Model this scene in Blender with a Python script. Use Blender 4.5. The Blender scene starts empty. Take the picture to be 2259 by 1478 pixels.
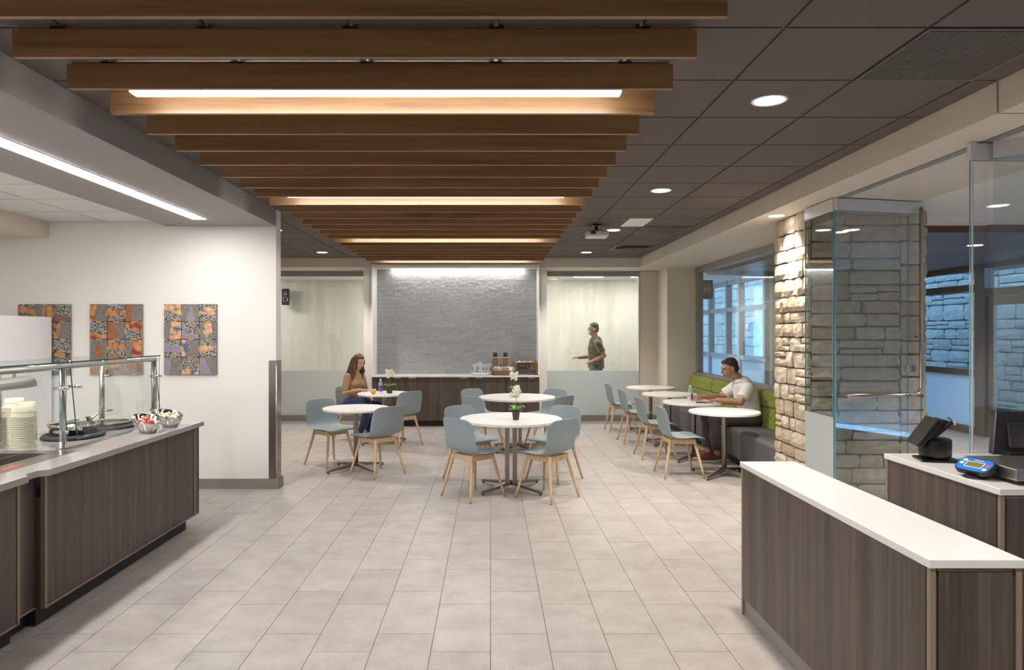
import bpy, bmesh, math, random
from mathutils import Vector, Matrix, Euler
R = math.radians
random.seed(7)

# ---------------------------------------------------------------- camera
# photo frame 2259 x 1478, vanishing point (1082, 732.5), focal 1524 px, eye 1.643 m
FPX, VX, VY, EYE = 1524.0, 1082.0, 732.5, 1.643
scene = bpy.context.scene
C = scene.collection
cam_d = bpy.data.cameras.new('camera')
cam = bpy.data.objects.new('camera', cam_d); C.objects.link(cam)
cam.location = (0, 0, EYE); cam.rotation_euler = (R(90), 0, 0)
cam_d.sensor_fit = 'HORIZONTAL'; cam_d.sensor_width = 36.0
cam_d.lens = FPX / 2259.0 * 36.0
cam_d.shift_x = (1129.5 - VX) / 2259.0
cam_d.shift_y = -(739.0 - VY) / 2259.0
cam_d.clip_start = 0.05; cam_d.clip_end = 200
scene.camera = cam

# ---------------------------------------------------------------- world and exposure
w = bpy.data.worlds.new('dusk_sky'); scene.world = w; w.use_nodes = True
bg = w.node_tree.nodes['Background']
bg.inputs[0].default_value = (0.26, 0.56, 1.0, 1); bg.inputs[1].default_value = 2.1
vs = scene.view_settings
vs.view_transform = 'Standard'; vs.look = 'None'; vs.gamma = 1.0; vs.use_curve_mapping = False
vs.exposure = 1.08
LIN = 17.0       # radiance of the linear diffusers
DOWN = 30.0      # watts of one recessed downlight
WARM = (1.0, 0.93, 0.84)

# ---------------------------------------------------------------- helpers: objects
def tag(o, label=None, cat=None, group=None, kind=None):
    if label: o['label'] = label
    if cat: o['category'] = cat
    if group: o['group'] = group
    if kind: o['kind'] = kind
    return o
def thing(name, label, cat, loc=(0, 0, 0), rz=0.0, group=None):
    o = bpy.data.objects.new(name, None); C.objects.link(o)
    o.location = loc; o.rotation_euler = (0, 0, rz); o.empty_display_size = 0.1
    return tag(o, label, cat, group)
def copy_tree(o, parent=None):
    c = o.copy(); C.objects.link(c); c.parent = parent
    for ch in list(o.children): copy_tree(ch, c)
    return c
def basis(d):
    d = Vector(d).normalized()
    a = Vector((0, 0, 1)) if abs(d.z) < 0.9 else Vector((1, 0, 0))
    u = d.cross(a).normalized(); v = d.cross(u).normalized()
    return u, v
class MB:
    def __init__(s): s.v = []; s.f = []; s.m = []
    def add(s, vs_, fs, m=0):
        b = len(s.v); s.v += [tuple(p) for p in vs_]
        for f in fs: s.f.append([b + i for i in f]); s.m.append(m)
        return s
    def hexa(s, p, m=0):      # p: 4 bottom (ccw from above), 4 top
        return s.add(p, [(3,2,1,0),(4,5,6,7),(0,1,5,4),(1,2,6,5),(2,3,7,6),(3,0,4,7)], m)
    def box(s, x0, x1, y0, y1, z0, z1, m=0):
        return s.hexa([(x0,y0,z0),(x1,y0,z0),(x1,y1,z0),(x0,y1,z0),(x0,y0,z1),(x1,y0,z1),(x1,y1,z1),(x0,y1,z1)], m)
    def prism(s, poly, z0, z1, m=0):   # poly ccw in xy
        n = len(poly)
        vs_ = [(x, y, z0) for x, y in poly] + [(x, y, z1) for x, y in poly]
        fs = [tuple(range(n))[::-1], tuple(range(n, 2*n))] + [(i, (i+1) % n, n+(i+1) % n, n+i) for i in range(n)]
        return s.add(vs_, fs, m)
    def prism_xz(s, poly, y0, y1, m=0):  # poly ccw seen from -y
        n = len(poly)
        vs_ = [(x, y0, z) for x, z in poly] + [(x, y1, z) for x, z in poly]
        fs = [tuple(range(n)), tuple(range(n, 2*n))[::-1]] + [(n+i, n+(i+1) % n, (i+1) % n, i) for i in range(n)]
        return s.add(vs_, fs, m)
    def bar(s, p, q, w, h, m=0, up=(0, 0, 1)):
        p, q = Vector(p), Vector(q); d = (q-p).normalized()
        u = d.cross(Vector(up)).normalized(); v = u.cross(d).normalized()
        a, b = u*w/2, v*h/2
        return s.hexa([p-a-b, p+a-b, q+a-b, q-a-b, p-a+b, p+a+b, q+a+b, q-a+b], m)
    def tube(s, pts, r, n=10, m=0, cap=True):
        pts = [Vector(p) for p in pts]; k = len(pts)
        rs = r if isinstance(r, (list, tuple)) else [r]*k
        base = len(s.v); u = None
        for i, p in enumerate(pts):
            d = (pts[min(i+1, k-1)] - pts[max(i-1, 0)]).normalized()
            if u is None: u, v = basis(d)
            else:
                u = (u - d*u.dot(d)).normalized(); v = d.cross(u).normalized()
            for j in range(n):
                a = 2*math.pi*j/n
                s.v.append(tuple(p + u*rs[i]*math.cos(a) + v*rs[i]*math.sin(a)))
        d0 = (pts[1]-pts[0]).normalized()
        flip = basis(d0)[0].cross(basis(d0)[1]).dot(d0) < 0 and k == 2
        for i in range(k-1):
            for j in range(n):
                a, b = base+i*n+j, base+i*n+(j+1) % n
                f = [a, b, b+n, a+n]
                s.f.append(f); s.m.append(m)
        if cap:
            s.f.append([base+j for j in range(n)][::-1]); s.m.append(m)
            s.f.append([base+(k-1)*n+j for j in range(n)]); s.m.append(m)
        return s
    def lathe(s, prof, n=20, c=(0, 0, 0), m=0, sx=1.0, sy=1.0):
        base = len(s.v)
        for r, z in prof:
            for j in range(n):
                a = 2*math.pi*j/n
                s.v.append((c[0]+sx*r*math.cos(a), c[1]+sy*r*math.sin(a), c[2]+z))
        for i in range(len(prof)-1):
            for j in range(n):
                a, b = base+i*n+j, base+i*n+(j+1) % n
                s.f.append([a, b, b+n, a+n]); s.m.append(m)
        s.f.append([base+j for j in range(n)][::-1]); s.m.append(m)
        s.f.append([base+(len(prof)-1)*n+j for j in range(n)]); s.m.append(m)
        return s
    def ball(s, c, r, n=12, k=8, m=0, rot=None):
        rx, ry, rz = r if isinstance(r, (list, tuple)) else (r, r, r)
        b = len(s.v); M = rot or Matrix.Identity(3)
        def P(x, y, z):
            q = M @ Vector((x*rx, y*ry, z*rz)); return (c[0]+q.x, c[1]+q.y, c[2]+q.z)
        s.v.append(P(0, 0, -1))
        for i in range(1, k):
            t = -math.pi/2 + math.pi*i/k
            for j in range(n):
                a = 2*math.pi*j/n
                s.v.append(P(math.cos(t)*math.cos(a), math.cos(t)*math.sin(a), math.sin(t)))
        s.v.append(P(0, 0, 1)); top = len(s.v)-1
        for j in range(n):
            s.f.append([b, b+1+(j+1) % n, b+1+j]); s.m.append(m)
            s.f.append([top, top-n+j, top-n+(j+1) % n]); s.m.append(m)
        for i in range(k-2):
            for j in range(n):
                a, d = b+1+i*n+j, b+1+i*n+(j+1) % n
                s.f.append([a, d, d+n, a+n]); s.m.append(m)
        return s
    def mesh(s, name, mats, smooth=False):
        me = bpy.data.meshes.new(name)
        me.from_pydata(s.v, [], s.f)
        for mt in (mats if isinstance(mats, (list, tuple)) else [mats]): me.materials.append(mt)
        me.polygons.foreach_set('material_index', s.m)
        if smooth: me.polygons.foreach_set('use_smooth', [True]*len(me.polygons))
        bm = bmesh.new(); bm.from_mesh(me); bmesh.ops.recalc_face_normals(bm, faces=bm.faces); bm.to_mesh(me); bm.free()
        me.update(); return me
    def build(s, name, mats, parent=None, loc=(0, 0, 0), rz=0.0, smooth=False, bevel=0.0, seg=2):
        o = bpy.data.objects.new(name, s.mesh(name, mats, smooth)); C.objects.link(o)
        o.parent = parent; o.location = loc; o.rotation_euler = (0, 0, rz)
        if bevel:
            b = o.modifiers.new('bevel', 'BEVEL'); b.width = bevel; b.segments = seg; b.limit_method = 'ANGLE'; b.angle_limit = R(40)
        if smooth == 'auto' or (smooth and bevel): pass
        return o
def place(me, name, parent=None, loc=(0, 0, 0), rot=(0, 0, 0), scale=(1, 1, 1)):
    o = bpy.data.objects.new(name, me); C.objects.link(o)
    o.parent = parent; o.location = loc; o.rotation_euler = rot; o.scale = scale
    return o
def struct(mb, name, mats, label, bevel=0.0, smooth=False):
    o = mb.build(name, mats, bevel=bevel, smooth=smooth)
    return tag(o, label, kind='structure')
def one(mb, name, mats, label, cat, loc=(0, 0, 0), rz=0.0, group=None, **k):
    return tag(mb.build(name, mats, None, loc, rz, **k), label, cat, group)

# ---------------------------------------------------------------- helpers: materials
class NT:
    def __init__(s, name):
        s.mat = bpy.data.materials.new(name); s.mat.use_nodes = True
        s.t = s.mat.node_tree; s.b = s.t.nodes['Principled BSDF']; s.out = s.t.nodes['Material Output']
    def n(s, typ, **kw):
        nd = s.t.nodes.new(typ)
        for k, v in kw.items():
            if k.startswith('i_'): nd.inputs[int(k[2:])].default_value = v
            else: setattr(nd, k, v)
        return nd
    def l(s, a, b): s.t.links.new(a, b); return s
    def coord(s, scale=(1, 1, 1), kind='Object', rot=(0, 0, 0)):
        c = s.n('ShaderNodeTexCoord'); m = s.n('ShaderNodeMapping')
        m.inputs['Scale'].default_value = scale; m.inputs['Rotation'].default_value = rot
        s.l(c.outputs[kind], m.inputs['Vector']); return m.outputs['Vector']
    def geo(s, scale=(1, 1, 1)):
        c = s.n('ShaderNodeNewGeometry'); m = s.n('ShaderNodeMapping')
        m.inputs['Scale'].default_value = scale
        s.l(c.outputs['Position'], m.inputs['Vector']); return m.outputs['Vector']
    def noise(s, vec, scale=5, detail=4, rough=0.5):
        nd = s.n('ShaderNodeTexNoise'); nd.inputs['Scale'].default_value = scale
        nd.inputs['Detail'].default_value = detail; nd.inputs['Roughness'].default_value = rough
        s.l(vec, nd.inputs['Vector']); return nd
    def ramp(s, fac, stops):
        r = s.n('ShaderNodeValToRGB'); e = r.color_ramp.elements
        while len(e) < len(stops): e.new(0.5)
        for el, (p, c) in zip(e, stops): el.position = p; el.color = (*c, 1)
        s.l(fac, r.inputs['Fac']); return r.outputs['Color']
    def mixc(s, fac, a, b, mode='MIX'):
        m = s.n('ShaderNodeMix', data_type='RGBA', blend_type=mode)
        for sock, val in ((m.inputs[0], fac), (m.inputs[6], a), (m.inputs[7], b)):
            if hasattr(val, 'is_linked'): s.l(val, sock)
            else: sock.default_value = val if isinstance(val, (int, float)) else (*val, 1)
        return m.outputs[2]
    def col(s, c): s.l(c, s.b.inputs['Base Color']) if hasattr(c, 'is_linked') else setattr(s.b.inputs['Base Color'], 'default_value', (*c, 1)); return s
    def bump(s, h, strength=0.3, dist=0.01):
        b = s.n('ShaderNodeBump'); b.inputs['Strength'].default_value = strength; b.inputs['Distance'].default_value = dist
        s.l(h, b.inputs['Height']); s.l(b.outputs['Normal'], s.b.inputs['Normal']); return s
    def set(s, rough=None, metal=None, spec=None, trans=None, coat=None, sheen=None):
        I = s.b.inputs
        if rough is not None: I['Roughness'].default_value = rough
        if metal is not None: I['Metallic'].default_value = metal
        if spec is not None: I['Specular IOR Level'].default_value = spec
        if coat is not None: I['Coat Weight'].default_value = coat
        if sheen is not None: I['Sheen Weight'].default_value = sheen
        return s
def plain(name, c, rough=0.5, metal=0.0, var=0.06, scale=8.0, spec=None, bump=0.0):
    t = NT(name)
    nz = t.noise(t.coord(), scale, 4)
    a = tuple(max(0, x*(1-var)) for x in c); b = tuple(min(1, x*(1+var)) for x in c)
    t.col(t.ramp(nz.outputs['Fac'], [(0.3, a), (0.7, b)])).set(rough, metal, spec)
    if bump: t.bump(nz.outputs['Fac'], bump, 0.004)
    return t.mat
def emit(name, c, strength):
    t = NT(name); t.col((0.8, 0.8, 0.8))
    t.b.inputs['Emission Color'].default_value = (*c, 1); t.b.inputs['Emission Strength'].default_value = strength
    return t.mat
def glass(name, tint, refl=0.04, top=0.9):
    t = NT(name); t.t.nodes.remove(t.b)
    tr = t.n('ShaderNodeBsdfTransparent'); tr.inputs[0].default_value = (*tint, 1)
    gl = t.n('ShaderNodeBsdfGlossy'); gl.inputs['Roughness'].default_value = 0.0; gl.inputs[0].default_value = (1, 1, 1, 1)
    lw = t.n('ShaderNodeLayerWeight'); lw.inputs[0].default_value = 0.5
    p = t.n('ShaderNodeMath', operation='POWER'); t.l(lw.outputs['Facing'], p.inputs[0]); p.inputs[1].default_value = 5
    ma = t.n('ShaderNodeMath', operation='MULTIPLY_ADD'); t.l(p.outputs[0], ma.inputs[0]); ma.inputs[1].default_value = top-refl; ma.inputs[2].default_value = refl
    mx = t.n('ShaderNodeMixShader'); t.l(ma.outputs[0], mx.inputs[0]); t.l(tr.outputs[0], mx.inputs[1]); t.l(gl.outputs[0], mx.inputs[2])
    t.l(mx.outputs[0], t.out.inputs['Surface']); return t.mat
def frosted(name, c, see=0.5):
    t = NT(name); t.t.nodes.remove(t.b)
    d = t.n('ShaderNodeBsdfDiffuse'); d.inputs[0].default_value = (*c, 1)
    tl = t.n('ShaderNodeBsdfTranslucent'); tl.inputs[0].default_value = (*c, 1)
    g = t.n('ShaderNodeBsdfGlossy'); g.inputs['Roughness'].default_value = 0.25
    m1 = t.n('ShaderNodeMixShader', i_0=see); t.l(d.outputs[0], m1.inputs[1]); t.l(tl.outputs[0], m1.inputs[2])
    m2 = t.n('ShaderNodeMixShader', i_0=0.04); t.l(m1.outputs[0], m2.inputs[1]); t.l(g.outputs[0], m2.inputs[2])
    t.l(m2.outputs[0], t.out.inputs['Surface']); return t.mat
def woodgrain(name, cols, scale, rough=0.45, axis='Z', fine=1.0, rings=False):
    # streaks run along the axis
    t = NT(name); S = {'X': (0.6, 14, 14), 'Y': (14, 0.6, 14), 'Z': (14, 14, 0.45)}[axis]
    oi = t.n('ShaderNodeObjectInfo')
    v = t.geo(tuple(x*scale for x in S)) if rings is None else t.coord(tuple(x*scale for x in S))
    ad = t.n('ShaderNodeVectorMath', operation='ADD'); t.l(v, ad.inputs[0])
    ms = t.n('ShaderNodeMath', operation='MULTIPLY', i_1=37.0); t.l(oi.outputs['Random'], ms.inputs[0]); t.l(ms.outputs[0], ad.inputs[1])
    n1 = t.noise(ad.outputs[0], 1.0, 5, 0.62); n1.inputs['Distortion'].default_value = 0.25
    n2 = t.noise(ad.outputs[0], 5.5, 4, 0.6)
    mx = t.n('ShaderNodeMath', operation='MULTIPLY_ADD', i_1=0.35*fine); t.l(n2.outputs['Fac'], mx.inputs[0])
    sc = t.n('ShaderNodeMath', operation='MULTIPLY', i_1=1.0-0.35*fine); t.l(n1.outputs['Fac'], sc.inputs[0]); t.l(sc.outputs[0], mx.inputs[2])
    c = t.ramp(mx.outputs[0], [(0.33, cols[0]), (0.5, cols[1]), (0.68, cols[2])])
    t.col(c).set(rough); t.bump(n2.outputs['Fac'], 0.06, 0.002); return t.mat

# ---------------------------------------------------------------- materials
M = {}
M['white_paint'] = plain('white_paint', (0.80, 0.77, 0.73), 0.6, var=0.01, scale=2)
M['cream_paint'] = plain('cream_paint', (0.66, 0.60, 0.51), 0.6, var=0.015, scale=2)
M['grey_soffit'] = plain('grey_soffit', (0.30, 0.285, 0.27), 0.55, var=0.015, scale=2)
M['white_ceiling'] = plain('white_ceiling', (0.74, 0.73, 0.71), 0.8, var=0.02, scale=30)
M['grid_white'] = plain('grid_white', (0.22, 0.215, 0.21), 0.6, var=0.02)
M['baseboard'] = plain('baseboard_vinyl', (0.235, 0.21, 0.19), 0.5, var=0.04)
M['trim_white'] = plain('trim_white', (0.88, 0.87, 0.85), 0.4, var=0.01)
t = NT('ceiling_tile_dark'); nz = t.noise(t.geo((1, 1, 1)), 160, 3)
t.col(t.ramp(nz.outputs['Fac'], [(0.3, (0.118, 0.097, 0.082)), (0.7, (0.152, 0.127, 0.109))])).set(0.85); t.bump(nz.outputs['Fac'], 0.25, 0.002); M['ceil_dark'] = t.mat
M['grid_dark'] = plain('ceiling_grid_dark', (0.13, 0.115, 0.10), 0.4)
t = NT('linen_floor_tile'); g = t.geo((1, 1, 1)); oi = t.n('ShaderNodeObjectInfo')
wa = t.noise(t.geo((420, 9, 1)), 1.0, 3, 0.6); wb = t.noise(t.geo((9, 420, 1)), 1.0, 3, 0.6); cl = t.noise(g, 5.0, 5, 0.6)
s1 = t.n('ShaderNodeMath', operation='ADD'); t.l(wa.outputs['Fac'], s1.inputs[0]); t.l(wb.outputs['Fac'], s1.inputs[1])
s2 = t.n('ShaderNodeMath', operation='MULTIPLY_ADD', i_1=0.30); t.l(s1.outputs[0], s2.inputs[0])
s3 = t.n('ShaderNodeMath', operation='MULTIPLY', i_1=0.40); t.l(cl.outputs['Fac'], s3.inputs[0]); t.l(s3.outputs[0], s2.inputs[2])
base = t.ramp(s2.outputs[0], [(0.34, (0.305, 0.272, 0.248)), (0.66, (0.52, 0.48, 0.45))])
rnd = t.ramp(oi.outputs['Random'], [(0.0, (0.93, 0.93, 0.93)), (1.0, (1.04, 1.03, 1.02))])
t.col(t.mixc(1.0, base, rnd, 'MULTIPLY')).set(0.42, spec=0.35); t.bump(s1.outputs[0], 0.05, 0.001); M['floor_tile'] = t.mat
M['grout'] = plain('floor_grout', (0.19, 0.157, 0.13), 0.9)
M['laminate'] = woodgrain('walnut_laminate', [(0.048, 0.035, 0.028), (0.088, 0.066, 0.053), (0.150, 0.116, 0.093)], 1.0, 0.42, 'Z', rings=None)
M['laminate_dark'] = M['laminate']
M['edge_tan'] = plain('tan_edge_band', (0.28, 0.22, 0.165), 0.4)
M['slat_wood'] = woodgrain('slat_wood', [(0.185, 0.092, 0.036), (0.285, 0.153, 0.066), (0.36, 0.208, 0.10)], 1.2, 0.42, 'X', 0.8)
M['oak'] = woodgrain('pale_oak', [(0.52, 0.35, 0.19), (0.62, 0.44, 0.26), (0.70, 0.52, 0.33)], 2.0, 0.45, 'Z', 0.6)
M['shell'] = plain('grey_blue_shell', (0.29, 0.355, 0.385), 0.40, var=0.01)
M['shell_dark'] = plain('slate_upholstery', (0.10, 0.11, 0.12), 0.6, var=0.05, scale=60)
M['table_white'] = plain('white_laminate_top', (0.83, 0.81, 0.79), 0.32, var=0.008)
M['table_edge'] = plain('pale_table_edge', (0.70, 0.66, 0.62), 0.4, var=0.01)
M['steel'] = plain('brushed_steel', (0.50, 0.47, 0.44), 0.28, 1.0, var=0.05, scale=40)
M['steel_dark'] = plain('satin_nickel', (0.33, 0.30, 0.275), 0.32, 1.0, var=0.05, scale=40)
M['chrome'] = plain('polished_steel', (0.66, 0.64, 0.62), 0.12, 1.0, var=0.04, scale=20)
M['black'] = plain('black_plastic', (0.012, 0.012, 0.012), 0.38, var=0.2)
M['black_soft'] = plain('black_rubber', (0.02, 0.02, 0.021), 0.6, var=0.1)
M['quartz_white'] = plain('white_quartz', (0.84, 0.82, 0.81), 0.18, var=0.012, scale=50)
M['quartz_grey'] = plain('grey_quartz', (0.38, 0.355, 0.345), 0.06, var=0.04, scale=120, spec=0.65)
M['glass'] = glass('clear_glass', (0.965, 0.985, 0.975))
M['glass_door'] = glass('door_glass', (0.955, 0.975, 0.968), 0.06, 0.95)
M['glass_edge'] = plain('green_glass_edge', (0.02, 0.12, 0.11), 0.1, var=0.1)
M['glass_edge_blue'] = plain('teal_glass_edge', (0.12, 0.32, 0.38), 0.1, var=0.1)
M['frost'] = frosted('frosted_film', (0.69, 0.73, 0.72))
M['frost_blue'] = frosted('frosted_lower_pane', (0.90, 0.95, 0.97), 0.8)
M['alu_tan'] = plain('bronze_anodised_frame', (0.24, 0.20, 0.165), 0.45, 0.3)
M['alu_grey'] = plain('grey_aluminium_frame', (0.30, 0.29, 0.27), 0.4, 0.3)
M['alu_white'] = plain('silver_rail', (0.60, 0.60, 0.61), 0.35, 0.2, var=0.01)
M['lamp'] = emit('linear_diffuser', (1.0, 0.97, 0.93), LIN)
M['lamp_corridor'] = emit('corridor_diffuser', (1.0, 0.98, 0.95), 70.0)
M['lamp_soffit'] = emit('soffit_diffuser', (1.0, 0.97, 0.94), 20.0)
M['lamp_spot'] = emit('downlight_lens', (1.0, 0.95, 0.88), 9.0)
M['lamp_niche'] = emit('niche_led', (1.0, 0.97, 0.93), 11.0)
def stone_mat(name, cols, mortar=False):
    t = NT(name); oi = t.n('ShaderNodeObjectInfo')
    c = t.ramp(oi.outputs['Random'], [(0.0, cols[0]), (0.35, cols[1]), (0.7, cols[2]), (1.0, cols[3])])
    g = t.geo((1, 1, 1)); n1 = t.noise(g, 14, 6, 0.65); n2 = t.noise(g, 55, 5, 0.7)
    v = t.ramp(n1.outputs['Fac'], [(0.25, (0.72, 0.68, 0.62)), (0.75, (1.12, 1.10, 1.08))])
    t.col(t.mixc(1.0, c, v, 'MULTIPLY')).set(0.85, spec=0.2)
    ad = t.n('ShaderNodeMath', operation='ADD'); t.l(n1.outputs['Fac'], ad.inputs[0]); t.l(n2.outputs['Fac'], ad.inputs[1])
    t.bump(ad.outputs[0], 0.9, 0.016); return t.mat
M['stone'] = stone_mat('limestone', [(0.62, 0.54, 0.42), (0.68, 0.62, 0.52), (0.56, 0.45, 0.31), (0.72, 0.67, 0.58)])
M['stone_grey'] = stone_mat('grey_limestone', [(0.52, 0.50, 0.46), (0.60, 0.58, 0.54), (0.46, 0.45, 0.42), (0.64, 0.62, 0.58)])
M['mortar'] = plain('stone_mortar', (0.30, 0.24, 0.175), 0.95, var=0.12, scale=30, bump=0.5)
M['mortar_grey'] = plain('grey_mortar', (0.26, 0.25, 0.23), 0.95, var=0.12, scale=30)
# ================================================================ FLOOR
PITCH, TLEN = 0.3075, 0.615
OFFA = 1524*EYE/(1437.6-VY) % TLEN     # joint phase, odd columns
OFFB = 1524*EYE/(1398.3-VY) % TLEN     # joint phase, even columns
floor = struct(MB().box(-6.2, 8.4, -3.2, 18.0, -0.12, -0.0035), 'floor', M['grout'], 'pale linen-look tile floor laid lengthwise in a staggered bond')
tile_me = MB().box(-PITCH/2+.0017, PITCH/2-.0017, -TLEN/2+.0017, TLEN/2-.0017, -0.010, 0.0).mesh('floor_tile', M['floor_tile'])
cand = []
for k in range(-20, 27):
    x = (k+0.5)*PITCH; off = OFFB if k % 2 == 0 else OFFA
    for j in range(-6, 30):
        y = off + (j+0.5)*TLEN
        if -3.1 < y < 17.8: cand.append((x, y))
def seen(x, y):
    if y < 3.05: return False
    px = VX + FPX*x/y
    if not (-60 < px < 2320): return False
    if x < -2.55 and y < 7.3: return False
    if 1.47 < x < 1.78 and y < 4.05: return False
    if x > 1.6 and y < 4.5 and x > 1.47 + 0.0*y: return False
    if x < -2.3 and y > 7.2 and px < 612: return False
    if x > 2.95 and y > 6.3: return False
    if y > 12.7: return False
    if -2.1 < x < 0.9 and y > 12.0: return False
    return True
vis = sorted([c for c in cand if seen(*c)], key=lambda c: c[1]*c[1]+c[0]*c[0])
vis_set = set(vis[:300])
for (x, y) in vis[:300]: place(tile_me, 'floor_tile', floor, (x, y, 0))
rest = MB()
for (x, y) in cand:
    if (x, y) not in vis_set:
        rest.box(x-PITCH/2+.0017, x+PITCH/2-.0017, y-TLEN/2+.0017, y+TLEN/2-.0017, -0.010, 0.0)
tag(rest.build('floor_tiles', M['floor_tile'], floor), 'pale floor tiles running on around the room', kind='stuff')

# ================================================================ DARK CEILING
HC = 2.93
ceil = struct(MB().box(-5.3, 2.61, -3.2, 12.0, HC+0.009, HC+0.12), 'ceiling', M['grid_dark'], 'dark brown lay-in tile ceiling with narrow grid')
PX, PY = 0.61, 0.61
full = MB().box(-PX/2+.008, PX/2-.008, -PY/2+.008, PY/2-.008, 0, 0.0085).mesh('ceiling_tile', M['ceil_dark'])
GRILLES = {(2, 3.225): 'slots', (2, 8.715): 'slots', (2, 10.545): 'round'}
for i in range(-11, 4):
    x0 = 1.245 + i*PX - 0.0; x1 = x0 + PX
    if x0 >= 2.6: continue
    for j in range(-1, 15):
        y0 = 2.92 + j*PY; y1 = y0 + PY
        if x1 < -2.2 and y1 < 7.3: continue
        if y0 > 11.99: continue
        xa, xb, ya, yb = x0, min(x1, 2.605), y0, min(y1, 11.995)
        if xa < -2.25 and y0 < 7.1: xa = -2.25
        if abs(xa-x0) < 1e-6 and abs(xb-x1) < 1e-6 and abs(yb-y1) < 1e-6:
            place(full, 'ceiling_tile', ceil, ((x0+x1)/2, (y0+y1)/2, HC))
        elif xb-xa > 0.03 and yb-ya > 0.03:
            MB().box(xa+.008, xb-.004, ya+.008, yb-.004, HC, HC+.0085).build('ceiling_tile', M['ceil_dark'], ceil)
MB().box(-2.25, 2.605, -3.1, 2.30, HC, HC+.0085).build('ceiling_panel', M['ceil_dark'], ceil)

# ================================================================ SOFFITS AND WALLS
ZS = 2.768
b = MB(); b.box(2.61, 2.90, -3.2, 12.8, ZS, HC+.12); b.box(2.98, 3.70, -3.2, 12.8, ZS, HC+.12); b.box(2.90, 2.98, -3.2, 6.25, ZS+.02, HC+.12); b.box(2.90, 2.98, 6.25, 12.8, ZS, HC+.12)
b.box(-5.3, 2.61, 12.0, 12.8, ZS, HC+.12)
struct(b, 'trim_1', M['cream_paint'], 'cream soffit stepping down along the right side and the back')
struct(MB().box(2.905, 2.975, -1.0, 6.2, ZS-.004, ZS+.02), 'trim_2', M['alu_grey'], 'grey door track set into the soffit underside')
b = MB(); b.box(2.606, 2.6095, 3.55, 3.556, ZS, HC); b.box(2.61, 2.90, 3.55, 3.556, ZS-.002, ZS)
struct(b, 'trim_3', M['baseboard'], 'thin control joint in the cream soffit')
struct(MB().box(-3.40, -2.25, -3.2, 7.25, 2.755, HC+.12), 'trim_4', M['grey_soffit'], 'grey bulkhead carrying the long linear light over the serving counter')
struct(MB().box(-6.2, -4.63, -3.2, 7.25, 2.63, HC+.12), 'trim_5', M['cream_paint'], 'cream bulkhead above the white refrigerator')
kc = struct(MB().box(-4.63, -3.40, -3.2, 7.25, 2.812, HC+.12), 'ceiling_kitchen', M['grid_white'], 'white lay-in tile ceiling over the serving area')
for i in range(2):
    for j in range(-3, 8):
        y0 = 7.25-0.615*(j+1); x0 = -3.415-0.61*(i+1)
        MB().box(x0+.009, x0+.601, y0+.009, y0+.606, 2.80, 2.8125).build('ceiling_tile', M['white_ceiling'], kc)
wl = struct(MB().box(-6.2, -2.25, 7.25, 7.41, 0, HC), 'wall_left', M['white_paint'], 'white wall holding the three tile artworks')
struct(MB().box(-6.2, -2.225, 7.235, 7.425, 0, 0.105), 'baseboard_left', M['baseboard'], 'grey vinyl base along the white art wall')
g = struct(MB().box(-2.325, -2.246, 7.244, 7.2495, .105, 1.345), 'trim_8', M['steel_dark'], 'stainless steel corner guard on the end of the white art wall')
MB().box(-2.2495, -2.244, 7.244, 7.41, .105, 1.345).build('side_plate', M['steel'], g)
MB().tube([(-2.246, 7.245, .105), (-2.246, 7.245, 1.345)], .006, 8).build('corner_bead', M['chrome'], g, smooth=True)
struct(MB().box(-6.3, -6.2, -3.2, 15, 0, HC+.12), 'wall_far_left', M['white_paint'], 'white wall closing the left side')
struct(MB().box(-5.4, -5.3, 7.41, 12.8, 0, HC), 'wall_left_rear', M['white_paint'], 'white wall of the seating bay behind the art wall')
struct(MB().box(-6.3, 9.0, -3.3, -3.2, 0, HC+.12), 'wall_front', M['white_paint'], 'white wall behind the photographer')
struct(MB().box(8.9, 9.0, -3.2, 6.5, 0, HC+.12), 'wall_right', M['white_paint'], 'white wall closing the right side')
# back right wall with pilaster
b = MB(); b.box(2.755, 3.20, 12.8, 12.95, 0, ZS+.1); b.box(3.09, 3.70, 12.08, 12.95, 0, ZS+.1)
struct(b, 'wall_back', M['cream_paint'], 'cream wall with a pilaster at the back right corner')
b = MB(); b.box(2.755, 3.09, 12.785, 12.80, 0, .105); b.box(3.075, 3.70, 12.065, 12.08, 0, .105)
struct(b, 'baseboard_back', M['baseboard'], 'grey vinyl base at the back right corner')
# glass partitions either side of the niche
def partition(n, x0, x1, label):
    f = struct(MB().box(x0, x1, 12.76, 12.86, 2.675, ZS+.01), 'window_%d' % n, M['alu_grey'], label)
    MB().box(x0, x1, 12.795, 12.807, 0.93, 2.675).build('glass_pane', M['glass'], f)
    MB().box(x0, x1, 12.795, 12.807, 0.105, 0.93).build('frosted_pane', M['frost'], f)
    MB().box(x0, x1, 12.77, 12.84, 0, 0.105).build('base', M['baseboard'], f)
    return f
wp = partition(1, -5.3, -2.21, 'glass partition with frosted lower half beside the seated woman')
wp = partition(2, 0.985, 2.755, 'glass partition with frosted lower half in front of the walking man')
MB().box(2.742, 2.757, 12.785, 12.815, .105, 2.675).build('edge_channel', M['alu_white'], wp)
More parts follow.
